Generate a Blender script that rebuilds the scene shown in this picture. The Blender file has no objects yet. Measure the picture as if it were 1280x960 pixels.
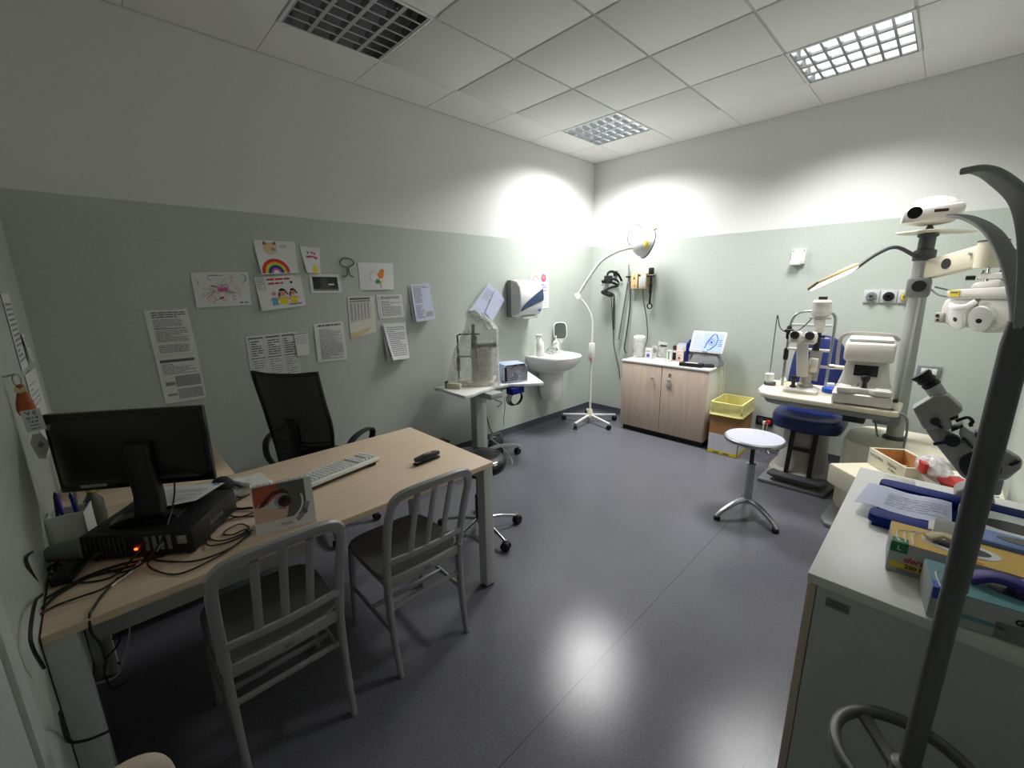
LAMP = 42; SPREAD = 142
EXPO = 0.25
import bpy, bmesh, math, random
from mathutils import Matrix, Vector, Euler
random.seed(7)
C = bpy.context.scene.collection
SC = bpy.context.scene
PI = math.pi
def rad(d): return math.radians(d)
# ------------------------------------------------------------------ camera
CAM = Vector((-4.496, -3.161, 1.584)); FPX = 525.043
CR = Euler((rad(77.18), rad(.74), rad(-44.45)), 'XYZ').to_matrix()
cd = bpy.data.cameras.new('camera'); cam = bpy.data.objects.new('camera', cd); C.objects.link(cam)
cam.location = CAM; cam.rotation_euler = (rad(77.18), rad(.74), rad(-44.45))
cd.sensor_width = 36; cd.lens = FPX * 36 / 1280; cd.clip_start = .02
SC.camera = cam
# surveyed points: where a line of sight meets a real plane of the room
def ray(u, v): return CR @ Vector(((u - 640) / FPX, -(v - 480) / FPX, -1))
def gz(u, v, z): d = ray(u, v); return CAM + d * ((z - CAM.z) / d.z)
def gx(u, v, x): d = ray(u, v); return CAM + d * ((x - CAM.x) / d.x)
def gy(u, v, y): d = ray(u, v); return CAM + d * ((y - CAM.y) / d.y)
def depth(p): return -((CR.transposed() @ (Vector(p) - CAM)).z)
def gd(u, v, d): return CAM + ray(u, v) * d
# ------------------------------------------------------------------ materials
def lin(c):
    return tuple(((x / 255) / 12.92 if x / 255 <= .04045 else ((x / 255 + .055) / 1.055) ** 2.4) for x in c)
MATS = {}
def mat(name, rgb, rough=.5, metal=0, var=.04, scale=60, bump=0, alpha=1, trans=0, emit=None, estr=0, spec=.5, coat=0):
    m = bpy.data.materials.new(name); m.use_nodes = True; MATS[name] = m
    nt = m.node_tree; N = nt.nodes; L = nt.links
    b = N['Principled BSDF']; col = lin(rgb)
    tc = N.new('ShaderNodeTexCoord'); nz = N.new('ShaderNodeTexNoise'); nz.inputs['Scale'].default_value = scale
    nz.inputs['Detail'].default_value = 3
    L.new(tc.outputs['Object'], nz.inputs['Vector'])
    rp = N.new('ShaderNodeMapRange'); rp.inputs['To Min'].default_value = 1 - var; rp.inputs['To Max'].default_value = 1 + var
    rp.inputs['From Min'].default_value = .25; rp.inputs['From Max'].default_value = .75
    L.new(nz.outputs['Fac'], rp.inputs['Value'])
    mx = N.new('ShaderNodeVectorMath'); mx.operation = 'SCALE'; mx.inputs[0].default_value = col
    L.new(rp.outputs['Result'], mx.inputs['Scale']); L.new(mx.outputs['Vector'], b.inputs['Base Color'])
    b.inputs['Roughness'].default_value = rough; b.inputs['Metallic'].default_value = metal
    b.inputs['Specular IOR Level'].default_value = spec
    b.inputs['Alpha'].default_value = alpha
    b.inputs['Transmission Weight'].default_value = trans
    b.inputs['Coat Weight'].default_value = coat
    if emit:
        b.inputs['Emission Color'].default_value = (*lin(emit), 1); b.inputs['Emission Strength'].default_value = estr
    if bump:
        bp = N.new('ShaderNodeBump'); bp.inputs['Strength'].default_value = bump; bp.inputs['Distance'].default_value = .002
        L.new(nz.outputs['Fac'], bp.inputs['Height']); L.new(bp.outputs['Normal'], b.inputs['Normal'])
    return m
def wood(name, rgb, dark, axis=0, rough=.45, sc=1):
    m = mat(name, rgb, rough); nt = m.node_tree; N = nt.nodes; L = nt.links; b = N['Principled BSDF']
    tc = N.new('ShaderNodeTexCoord'); mp = N.new('ShaderNodeMapping')
    s = [38 * sc, 38 * sc, 38 * sc]; s[axis] = 1.6 * sc
    mp.inputs['Scale'].default_value = s; L.new(tc.outputs['Object'], mp.inputs['Vector'])
    nz = N.new('ShaderNodeTexNoise'); nz.inputs['Scale'].default_value = 1.5; nz.inputs['Detail'].default_value = 6
    nz.inputs['Roughness'].default_value = .6
    L.new(mp.outputs['Vector'], nz.inputs['Vector'])
    cr = N.new('ShaderNodeValToRGB'); cr.color_ramp.elements[0].position = .35; cr.color_ramp.elements[1].position = .65
    cr.color_ramp.elements[0].color = (*lin(dark), 1); cr.color_ramp.elements[1].color = (*lin(rgb), 1)
    L.new(nz.outputs['Fac'], cr.inputs['Fac']); L.new(cr.outputs['Color'], b.inputs['Base Color'])
    return m
def wallpaint(name):
    m = mat(name, (226, 225, 222), .6, bump=.25, scale=170); nt = m.node_tree; N = nt.nodes; L = nt.links; b = N['Principled BSDF']
    geo = N.new('ShaderNodeNewGeometry'); sp = N.new('ShaderNodeSeparateXYZ'); L.new(geo.outputs['Position'], sp.inputs['Vector'])
    n2 = N.new('ShaderNodeTexNoise'); n2.inputs['Scale'].default_value = 3; L.new(geo.outputs['Position'], n2.inputs['Vector'])
    ma = N.new('ShaderNodeMath'); ma.operation = 'MULTIPLY_ADD'; ma.inputs[1].default_value = .012
    L.new(n2.outputs['Fac'], ma.inputs[0]); L.new(sp.outputs['Z'], ma.inputs[2])
    gt = N.new('ShaderNodeMath'); gt.operation = 'GREATER_THAN'; gt.inputs[1].default_value = 2.077; L.new(ma.outputs['Value'], gt.inputs[0])
    n3 = N.new('ShaderNodeTexNoise'); n3.inputs['Scale'].default_value = 60; n3.inputs['Detail'].default_value = 4; L.new(geo.outputs['Position'], n3.inputs['Vector'])
    def tone(a, c):
        r = N.new('ShaderNodeValToRGB'); r.color_ramp.elements[0].position = .3; r.color_ramp.elements[1].position = .7
        r.color_ramp.elements[0].color = (*lin(a), 1); r.color_ramp.elements[1].color = (*lin(c), 1)
        L.new(n3.outputs['Fac'], r.inputs['Fac']); return r.outputs['Color']
    mx = N.new('ShaderNodeMix'); mx.data_type = 'RGBA'
    L.new(gt.outputs['Value'], mx.inputs['Factor']); L.new(tone((184, 191, 183), (191, 198, 189)), mx.inputs['A']); L.new(tone((222, 223, 219), (226, 227, 223)), mx.inputs['B'])
    L.new(mx.outputs['Result'], b.inputs['Base Color'])
    # the green band is a satin washable paint
    mr = N.new('ShaderNodeMapRange'); mr.inputs['To Min'].default_value = .42; mr.inputs['To Max'].default_value = .8
    L.new(gt.outputs['Value'], mr.inputs['Value']); L.new(mr.outputs['Result'], b.inputs['Roughness'])
    return m
def lino(name):
    m = mat(name, (88, 88, 97), .3, bump=.12, scale=420, spec=.32); nt = m.node_tree; N = nt.nodes; L = nt.links; b = N['Principled BSDF']
    tc = N.new('ShaderNodeTexCoord')
    def noise(s, d):
        n = N.new('ShaderNodeTexNoise'); n.inputs['Scale'].default_value = s; n.inputs['Detail'].default_value = d
        L.new(tc.outputs['Object'], n.inputs['Vector']); return n.outputs['Fac']
    a = noise(130, 5); c = noise(1.3, 4)
    ad = N.new('ShaderNodeMath'); ad.operation = 'MULTIPLY_ADD'; ad.inputs[1].default_value = .35; L.new(c, ad.inputs[0]); L.new(a, ad.inputs[2])
    r = N.new('ShaderNodeValToRGB'); r.color_ramp.elements[0].position = .45; r.color_ramp.elements[1].position = .9
    r.color_ramp.elements[0].color = (*lin((92, 92, 99)), 1); r.color_ramp.elements[1].color = (*lin((114, 114, 121)), 1)
    L.new(ad.outputs['Value'], r.inputs['Fac'])
    # welded seam between two sheets
    sp = N.new('ShaderNodeSeparateXYZ'); L.new(tc.outputs['Object'], sp.inputs['Vector'])
    md = N.new('ShaderNodeMath'); md.operation = 'ADD'; md.inputs[1].default_value = 2.33; L.new(sp.outputs['Y'], md.inputs[0])
    ab = N.new('ShaderNodeMath'); ab.operation = 'ABSOLUTE'; L.new(md.outputs['Value'], ab.inputs[0])
    lt = N.new('ShaderNodeMath'); lt.operation = 'LESS_THAN'; lt.inputs[1].default_value = .0014; L.new(ab.outputs['Value'], lt.inputs[0])
    mx = N.new('ShaderNodeMix'); mx.data_type = 'RGBA'; L.new(lt.outputs['Value'], mx.inputs['Factor'])
    L.new(r.outputs['Color'], mx.inputs['A']); mx.inputs['B'].default_value = (*lin((62, 62, 70)), 1)
    L.new(mx.outputs['Result'], b.inputs['Base Color'])
    rr = N.new('ShaderNodeMapRange'); rr.inputs['To Min'].default_value = .13; rr.inputs['To Max'].default_value = .22
    L.new(noise(6, 5), rr.inputs['Value']); L.new(rr.outputs['Result'], b.inputs['Roughness'])
    return m
def film(name, rgb, op, rough=.25):
    m = bpy.data.materials.new(name); m.use_nodes = True; MATS[name] = m; nt = m.node_tree; N = nt.nodes; L = nt.links
    b = N['Principled BSDF']; b.inputs['Base Color'].default_value = (*lin(rgb), 1); b.inputs['Roughness'].default_value = rough
    tc = N.new('ShaderNodeTexCoord'); nz = N.new('ShaderNodeTexNoise'); nz.inputs['Scale'].default_value = 14; nz.inputs['Detail'].default_value = 4
    L.new(tc.outputs['Object'], nz.inputs['Vector'])
    mr = N.new('ShaderNodeMapRange'); mr.inputs['From Min'].default_value = .3; mr.inputs['From Max'].default_value = .7
    mr.inputs['To Min'].default_value = op * .6; mr.inputs['To Max'].default_value = min(1, op * 1.4)
    L.new(nz.outputs['Fac'], mr.inputs['Value']); L.new(mr.outputs['Result'], b.inputs['Alpha'])
    bp = N.new('ShaderNodeBump'); bp.inputs['Strength'].default_value = .5; bp.inputs['Distance'].default_value = .01
    L.new(nz.outputs['Fac'], bp.inputs['Height']); L.new(bp.outputs['Normal'], b.inputs['Normal'])
    return m
wallpaint('wall'); lino('lino')
mat('ceil', (228, 228, 226), .85, var=.02, scale=200, bump=.15); mat('ceil2', (232, 231, 228), .85, var=.015, scale=200); mat('tbar', (205, 206, 202), .5)
mat('skirt', (74, 75, 84), .35); mat('white', (228, 228, 224), .4, var=.02); mat('whitegloss', (238, 238, 235), .12, var=.01, coat=.3)
mat('doorpaint', (196, 202, 196), .45); mat('alu', (168, 169, 168), .38, .35, var=.06, scale=90); mat('chrome', (205, 206, 208), .15, 1, var=.02)
mat('steel', (176, 178, 182), .28, .9, var=.04); mat('black', (22, 22, 24), .45); mat('blackgloss', (12, 12, 14), .18); mat('blackmatte', (26, 26, 28), .75)
mat('rubber', (20, 20, 21), .7); mat('greymet', (170, 173, 170), .42, .25); mat('palegrey', (196, 199, 196), .45); mat('midgrey', (128, 130, 131), .5); mat('darkgrey', (70, 71, 73), .5)
wood('oak', (231, 208, 181), (219, 194, 166)); wood('oakedge', (184, 156, 124), (168, 140, 108)); wood('ash', (212, 192, 174), (197, 177, 159), 2)
wood('crate', (216, 170, 122), (200, 152, 104), 0); mat('stooltop', (190, 191, 204), .35, var=.02)
mat('cream', (226, 220, 196), .4, var=.02); mat('ivory', (222, 214, 190), .42); mat('medwhite', (212, 208, 202), .38, var=.02); mat('medgrey', (168, 163, 158), .42); mat('blue_vinyl', (22, 36, 92), .34, var=.08)
mat('alu_shaded', (112, 113, 112), .55, .3); mat('paper', (226, 226, 226), .75, var=.02); mat('paper_warm', (226, 223, 210), .75, var=.02); mat('paper_blue', (206, 209, 232), .7, var=.02)
mat('ink', (98, 98, 104), .8); mat('inkmid', (146, 146, 152), .8); mat('inklight', (170, 170, 178), .8); mat('red', (196, 40, 36), .6); mat('pink', (216, 84, 150), .7); mat('yellow', (228, 206, 44), .6)
mat('orange', (228, 132, 36), .6); mat('green', (52, 140, 74), .6); mat('blue', (40, 84, 190), .5); mat('navy', (7, 34, 120), .6, var=.06, spec=.2); mat('armgrey', (172, 172, 174), .4, .1); mat('purple', (112, 84, 186), .6); mat('skin', (214, 142, 118), .7)
mat('hair', (38, 28, 30), .8); mat('cyan', (92, 168, 204), .6); mat('rust', (176, 92, 44), .6, var=.12, scale=40); mat('straw', (218, 196, 150), .6)
mat('mirror', (225, 230, 232), .03, 1, var=0); mat('screen_dark', (24, 26, 28), .2); mat('blue_window', (40, 64, 100), .15, coat=.5)
mat('bagyellow', (222, 214, 136), .4, var=.05, alpha=1, bump=.5, scale=30); mat('cardboard', (164, 120, 76), .8, var=.06); mat('boxwhite', (205, 205, 210), .55); mat('signyellow', (224, 200, 40), .5)
mat('beigefab', (206, 190, 172), .95, var=.1, scale=400, bump=1); mat('copperbrown', (72, 34, 26), .5); mat('tan', (214, 184, 138), .5)
mat('drapeblue', (178, 192, 222), .55, var=.04); mat('purpleglove', (62, 52, 140), .5); mat('teal', (96, 150, 156), .5); mat('gloveyellow', (222, 182, 84), .55); mat('glovegreen', (30, 118, 70), .55)
mat('bluepack', (108, 138, 196), .5); mat('latex', (216, 198, 158), .6); mat('greybox', (176, 178, 178), .5); mat('postgrey', (104, 104, 103), .38, .25, var=.05); mat('louvre', (190, 191, 198), .1, 1, var=.02)
mat('led', (255, 255, 255), .5, emit=(255, 250, 240), estr=14); mat('tube_lit', (255, 255, 255), .5, emit=(250, 255, 246), estr=2.2); mat('led_red', (255, 60, 20), .5, emit=(255, 70, 30), estr=6); mat('screen_lit', (150, 170, 214), .4, emit=(190, 206, 240), estr=.3); mat('screen_lit_pale', (180, 180, 206), .4, emit=(206, 206, 232), estr=.3); mat('screen_ink', (40, 70, 130), .4, emit=(60, 96, 170), estr=.3)
mat('irisgrey', (150, 148, 160), .5); mat('sclera', (206, 202, 200), .5); mat('skinpale', (222, 184, 166), .6); mat('skinred', (180, 84, 58), .6); mat('lash', (60, 30, 26), .7); mat('lensgrey', (96, 98, 88), .4)
film('film', (226, 226, 220), .38); film('film_clear', (222, 226, 236), .3, .12); film('bag_clear', (236, 236, 240), .5, .2); film('tub', (236, 236, 232), .62, .3)
def mesh_net(name):
    m = mat(name, (16, 16, 18), .6); N = m.node_tree.nodes; L = m.node_tree.links
    tc = N.new('ShaderNodeTexCoord'); vo = N.new('ShaderNodeTexNoise'); vo.inputs['Scale'].default_value = 900
    L.new(tc.outputs['Object'], vo.inputs['Vector'])
    g = N.new('ShaderNodeMapRange'); g.inputs['From Min'].default_value = .4; g.inputs['From Max'].default_value = .6; g.inputs['To Min'].default_value = .55; g.inputs['To Max'].default_value = 1
    L.new(vo.outputs['Fac'], g.inputs['Value']); L.new(g.outputs['Result'], N['Principled BSDF'].inputs['Alpha'])
mesh_net('net')
# ------------------------------------------------------------------ mesh building
def catmull(pts, n=8, closed=False):
    P = [Vector(p) for p in pts]; out = []
    m = len(P)
    for i in range(m if closed else m - 1):
        if closed: a, b, c, d = P[i - 1], P[i], P[(i + 1) % m], P[(i + 2) % m]
        else: a, b, c, d = P[max(i - 1, 0)], P[i], P[i + 1], P[min(i + 2, m - 1)]
        for k in range(n):
            t = k / n
            out.append(.5 * ((2 * b) + (c - a) * t + (2 * a - 5 * b + 4 * c - d) * t * t + (3 * b - a - 3 * c + d) * t ** 3))
    if not closed: out.append(P[-1])
    return out
def circ(r, n=10, rx=None): return [(r * math.cos(2 * PI * i / n), (rx or r) * math.sin(2 * PI * i / n)) for i in range(n)]
def rrect(w, h, r, n=3):
    o = []
    for cx, cy, a in ((w / 2 - r, h / 2 - r, 0), (-w / 2 + r, h / 2 - r, 90), (-w / 2 + r, -h / 2 + r, 180), (w / 2 - r, -h / 2 + r, 270)):
        for k in range(n + 1):
            t = rad(a + 90 * k / n); o.append((cx + r * math.cos(t), cy + r * math.sin(t)))
    return o
def sup(a, b, p=4, n=32, cx=0, cy=0):
    o = []
    for i in range(n):
        t = 2 * PI * i / n; c, s = math.cos(t), math.sin(t)
        o.append((cx + a * math.copysign(abs(c) ** (2 / p), c), cy + b * math.copysign(abs(s) ** (2 / p), s)))
    return o
def frame(o, x, y):
    x = Vector(x).normalized(); y = Vector(y); z = x.cross(y).normalized(); y = z.cross(x)
    return Matrix(((x.x, y.x, z.x, o[0]), (x.y, y.y, z.y, o[1]), (x.z, y.z, z.z, o[2]), (0, 0, 0, 1)))
def TR(x, y, z, rz=0, rx=0, ry=0): return Matrix.Translation((x, y, z)) @ Euler((rad(rx), rad(ry), rad(rz)), 'XYZ').to_matrix().to_4x4()
class B:
    def __init__(s, T=None): s.v = []; s.f = []; s.fm = []; s.mats = []; s.T = T or Matrix()
    def mi(s, m):
        if m not in s.mats: s.mats.append(m)
        return s.mats.index(m)
    def add(s, vs, fs, m, T=None):
        o = len(s.v); X = s.T @ T if T is not None else s.T
        s.v += [X @ Vector(p) for p in vs]; k = s.mi(m)
        for f in fs: s.f.append([o + i for i in f]); s.fm.append(k)
        return s
    def bm(s, bm, m, T=None):
        bm.verts.index_update(); s.add([v.co.copy() for v in bm.verts], [[v.index for v in f.verts] for f in bm.faces], m, T); bm.free(); return s
    def box(s, c, size, m, bev=0, T=None, seg=2):
        bm = bmesh.new(); bmesh.ops.create_cube(bm, size=1)
        for v in bm.verts: v.co = Vector((v.co.x * size[0] + c[0], v.co.y * size[1] + c[1], v.co.z * size[2] + c[2]))
        if bev: bmesh.ops.bevel(bm, geom=bm.edges[:], offset=min(bev, min(size) * .49), segments=seg, profile=.5, affect='EDGES')
        return s.bm(bm, m, T)
    def bar(s, lo, hi, m, bev=0, T=None): return s.box([(a + b) / 2 for a, b in zip(lo, hi)], [abs(b - a) for a, b in zip(lo, hi)], m, bev, T)
    def prism(s, poly, z0, z1, m, bev=0, T=None, seg=2):
        bm = bmesh.new(); vs = [bm.verts.new((p[0], p[1], z0)) for p in poly]; f = bm.faces.new(vs)
        r = bmesh.ops.extrude_face_region(bm, geom=[f])
        for e in r['geom']:
            if isinstance(e, bmesh.types.BMVert): e.co.z = z1
        bmesh.ops.recalc_face_normals(bm, faces=bm.faces[:])
        if bev:
            bm.normal_update()
            ed = [e for e in bm.edges if len(e.link_faces) == 2 and e.calc_face_angle(0) > rad(30)]
            bmesh.ops.bevel(bm, geom=ed, offset=bev, segments=seg, profile=.5, affect='EDGES')
        return s.bm(bm, m, T)
    def loft(s, rings, m, cap=True, T=None, closed=True):
        n = len(rings[0]); vs = [p for r in rings for p in r]; fs = []
        for i in range(len(rings) - 1):
            for j in range(n if closed else n - 1):
                k = (j + 1) % n; fs.append((i * n + j, i * n + k, (i + 1) * n + k, (i + 1) * n + j))
        if cap and closed: fs.append(tuple(range(n - 1, -1, -1))); fs.append(tuple((len(rings) - 1) * n + j for j in range(n)))
        return s.add(vs, fs, m, T)
    def lathe(s, prof, m, n=28, T=None, cap=True):
        return s.loft([[(r * math.cos(2 * PI * i / n), r * math.sin(2 * PI * i / n), z) for i in range(n)] for r, z in prof], m, cap, T)
    def sweep(s, pts, sec, m, up=None, scale=None, closed=False, T=None):
        P = [Vector(p) for p in pts]; n = len(P); rings = []; pn = None
        for i in range(n):
            if closed: t = P[(i + 1) % n] - P[i - 1]
            else: t = P[min(i + 1, n - 1)] - P[max(i - 1, 0)]
            if t.length < 1e-9: t = Vector((0, 0, 1))
            t.normalize()
            if up is not None: nn = Vector(up) - t * t.dot(Vector(up))
            elif pn is None: nn = t.orthogonal()
            else: nn = pn - t * t.dot(pn)
            if nn.length < 1e-6: nn = t.orthogonal()
            nn.normalize(); pn = nn; b = t.cross(nn); k = scale[i] if scale else 1
            ka, kb = k if isinstance(k, tuple) else (k, k)
            rings.append([P[i] + b * (a * ka) + nn * (c * kb) for a, c in sec])
        if closed: rings.append(rings[0])
        return s.loft(rings, m, not closed, T)
    def tube(s, pts, r, m, n=8, smooth=0, T=None, scale=None, closed=False):
        if smooth: pts = catmull(pts, smooth, closed)
        return s.sweep(pts, circ(r, n), m, None, scale, closed, T)
    def cyl(s, a, b, r, m, r2=None, n=20, T=None):
        return s.sweep([a, b], circ(r, n), m, None, [1, (r2 if r2 is not None else r) / r], False, T)
    def ball(s, c, r, m, T=None, n=20):
        r = (r, r, r) if not isinstance(r, (tuple, list)) else r
        bm = bmesh.new(); bmesh.ops.create_uvsphere(bm, u_segments=n, v_segments=max(6, n // 2), radius=1)
        for v in bm.verts: v.co = Vector((v.co.x * r[0] + c[0], v.co.y * r[1] + c[1], v.co.z * r[2] + c[2]))
        return s.bm(bm, m, T)
    def text(s, txt, size, m, T, depth=.0004, bold=0, shear=0, w=1):
        cu = bpy.data.curves.new('t', 'FONT'); cu.body = txt; cu.size = size; cu.extrude = depth; cu.align_x = 'CENTER'; cu.align_y = 'CENTER'; cu.offset = bold; cu.shear = shear; cu.resolution_u = 2
        o = bpy.data.objects.new('t', cu); C.objects.link(o); dg = bpy.context.evaluated_depsgraph_get()
        me = bpy.data.meshes.new_from_object(o.evaluated_get(dg))
        s.add([(v.co.x * w, v.co.y, v.co.z) for v in me.vertices], [tuple(p.vertices) for p in me.polygons], m, T)
        bpy.data.objects.remove(o); bpy.data.curves.remove(cu); bpy.data.meshes.remove(me); return s
    def build(s, name, parent=None, inv=None, ang=38):
        me = bpy.data.meshes.new(name)
        vs = [inv @ p for p in s.v] if inv is not None else s.v
        me.from_pydata([tuple(p) for p in vs], [], s.f)
        for m in s.mats: me.materials.append(MATS[m])
        me.polygons.foreach_set('material_index', s.fm); me.polygons.foreach_set('use_smooth', [True] * len(s.f))
        me.update(); bm = bmesh.new(); bm.from_mesh(me); bmesh.ops.recalc_face_normals(bm, faces=bm.faces[:]); bm.to_mesh(me); bm.free()
        me.set_sharp_from_angle(angle=rad(ang))
        o = bpy.data.objects.new(name, me); C.objects.link(o)
        if parent: o.parent = parent
        return o
# ------------------------------------------------------------------ things and parts
INV = {}
def tag(o, label, cat, group=None):
    o['label'] = label; o['category'] = cat
    if group: o['group'] = group
    return o
def thing(name, label, cat, loc=(0, 0, 0), rz=0, group=None):
    o = bpy.data.objects.new(name, None); o.empty_display_size = .1; C.objects.link(o)
    loc = (loc[0], loc[1], loc[2] + (.0012 if loc[2] > .3 else 0))
    o.location = loc; o.rotation_euler = (0, 0, rad(rz)); INV[o] = TR(*loc, rz).inverted()
    return tag(o, label, cat, group)
def part(t, name, b, world=False, parent=None, label=None, ang=38):
    o = b.build(name, parent or t, INV[t] if world else None, ang)
    if label: o['label'] = label
    return o
def solo(b, name, label, cat, loc=(0, 0, 0), rz=0, group=None, world=False, ang=38):
    o = b.build(name, None, TR(*loc, rz).inverted() if world else None, ang)
    o.location = loc; o.rotation_euler = (0, 0, rad(rz)); return tag(o, label, cat, group)
def struct(b, name, parent=None):
    o = b.build(name, parent)
    if not parent: o['kind'] = 'structure'
    return o
def copy_tree(o, parent=None):
    c = o.copy(); C.objects.link(c)
    if parent: c.parent = parent
    for ch in list(o.children): copy_tree(ch, c)
    return c
# ================================================================== the room
W_, D_, H_ = 4.74, 3.5, 3.0
struct(B().bar((-W_ - .1, 0, -.1), (.1, .1, 3.15), 'wall'), 'wall_back')
struct(B().bar((0, -D_ - .1, -.1), (.1, 0, 3.15), 'wall'), 'wall_right')
struct(B().bar((-W_ - .1, -D_ - .1, -.1), (-W_, 0, 3.15), 'wall'), 'wall_left')
struct(B().bar((-W_, -D_ - .1, -.1), (0, -D_, 3.15), 'wall'), 'wall_front')
struct(B().bar((-W_, -D_, -.1), (0, 0, 0), 'lino'), 'floor')
def skirt(name, a, b, nrm):
    a, b, n = Vector(a), Vector(b), Vector(nrm)
    sec = [(0, 0), (.045, 0), (.022, .006), (.009, .02), (.005, .045), (.004, .1), (0, .1)]
    bb = B(); bb.loft([[p + n * s + Vector((0, 0, z)) for s, z in sec] for p in (a, b)], 'skirt'); struct(bb, name)
skirt('baseboard_back', (-W_, 0, 0), (0, 0, 0), (0, -1, 0)); skirt('baseboard_right', (0, -D_, 0), (0, 0, 0), (-1, 0, 0))
skirt('baseboard_left', (-W_, -1.9, 0), (-W_, 0, 0), (1, 0, 0)); skirt('baseboard_front', (-W_, -D_, 0), (0, -D_, 0), (0, 1, 0))
# ceiling of square tiles in a T-bar grid
XL = [-4.74] + [-1.145 + .6 * k for k in range(-5, 2)] + [0]
YL = [0, -.414] + [-1.014 - .6 * k for k in range(0, 5)] + [-3.5]
LIT = [(-1.145, -1.014, True, 'lit square louvre light in the ceiling nearest the far corner of the room'),
       (-1.145, -2.814, True, 'lit square louvre light in the ceiling over the eye examination unit'),
       (-3.545, -1.014, False, 'unlit square louvre light in the ceiling over the desk and office chair')]
cells = [(round(x, 3), round(y, 3)) for x, y, *_ in LIT]
cb = B(); tb = B()
for i in range(len(XL) - 1):
    for j in range(len(YL) - 1):
        x0, x1, y1, y0 = XL[i], XL[i + 1], YL[j], YL[j + 1]
        if (round(x0, 3), round(y0, 3)) in cells: continue
        if x1 == 0 or y1 == 0: cb.bar((x0 + .003, y0 + .003, 3.0), (x1 - .003, y1 - .003, 3.02), 'ceil2')
        else: cb.bar((x0 + .008, y0 + .008, 2.994), (x1 - .008, y1 - .008, 3.02), 'ceil', .003)
cb.bar((-W_, -D_, 3.14), (0, 0, 3.15), 'ceil')
struct(cb, 'ceiling')
for x in XL[1:-1]: tb.bar((x - .012, -D_, 3.004), (x + .012, 0, 3.03), 'tbar')
for y in YL[1:-1]: tb.bar((-W_, y - .012, 3.0045), (0, y + .012, 3.0295), 'tbar')
tb.bar((-W_, -.018, 2.998), (0, 0, 3.001), 'tbar'); tb.bar((-.018, -D_, 2.998), (0, 0, 3.001), 'tbar')
struct(tb, 'trim_1')
for x, y, on, lab in LIT:
    t = thing('ceiling_light', lab, 'ceiling light', (x + .3, y + .3, 2.99), group='square louvre ceiling lights')
    f = B()
    for a, b, c, d in ((-.3, -.3, .3, -.285), (-.3, .285, .3, .3), (-.3, -.285, -.285, .285), (.285, -.285, .3, .285)): f.bar((a, b, 0), (c, d, .05), 'white', .002)
    part(t, 'frame', f)
    r = B(); r.bar((-.295, -.295, .13), (.295, .295, .135), 'white')
    for a, b, c, d in ((-.3, -.3, .3, -.292), (-.3, .292, .3, .3), (-.3, -.292, -.292, .292), (.292, -.292, .3, .292)): r.bar((a, b, .05), (c, d, .13), 'white')
    part(t, 'housing', r)
    l = B()
    def wedge(p, q, w0, w1, h):
        p, q = Vector(p), Vector(q); s = (q - p).normalized().cross(Vector((0, 0, 1)))
        prof = [(w0, 0), (w1 * 1.15, h * .2), (w1, h)]
        ring = lambda c: [c + s * a + Vector((0, 0, z)) for a, z in prof] + [c - s * a + Vector((0, 0, z)) for a, z in reversed(prof)]
        l.loft([ring(p), ring(q)], 'louvre')
    for k in range(5): X = -.285 + .1425 * k; wedge((X, -.285, .003), (X, .285, .003), .011, .003, .058)
    for k in range(8): Y = -.285 + .5700 / 7 * k; wedge((-.285, Y, .0035), (.285, Y, .0035), .007, .002, .056)
    part(t, 'louvre', l)
    for k in range(4):
        part(t, 'fluorescent_tube', B().cyl((-.214 + .1425 * k, -.27, .085), (-.214 + .1425 * k, .27, .085), .013, 'tube_lit' if on else 'white', n=10))
    if on:
        ld = bpy.data.lights.new('ceiling_lamp', 'AREA'); ld.shape = 'SQUARE'; ld.size = .56; ld.energy = LAMP * (1 if y > -2 else .62); ld.spread = rad(SPREAD if y > -2 else 122); ld.color = (1, .995, 1.0)
        lo = bpy.data.objects.new('ceiling_lamp', ld); C.objects.link(lo); lo.location = (x + .3, y + .3, 2.986)
# door in the left wall, just beside the camera
d = bpy.data.objects.new('door_1', None); C.objects.link(d); d.location = (-W_, -2.45, 0); d['kind'] = 'structure'
c = B()
for y in (.45, -.5): c.bar((0, y, 0), (.018, y + .07, 2.1), 'doorpaint', .004)
c.bar((0, -.43, 2.03), (.018, .45, 2.1), 'doorpaint', .004); c.build('door_casing', d)
c = B().bar((0, -.43, .005), (.008, .45, 2.03), 'palegrey', .002); lf = c.build('door_leaf', d)
c = B().cyl((.008, -.36, 1.02), (.05, -.36, 1.02), .009, 'steel'); c.cyl((.045, -.37, 1.02), (.045, -.25, 1.02), .009, 'steel'); c.build('door_handle', lf)
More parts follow.
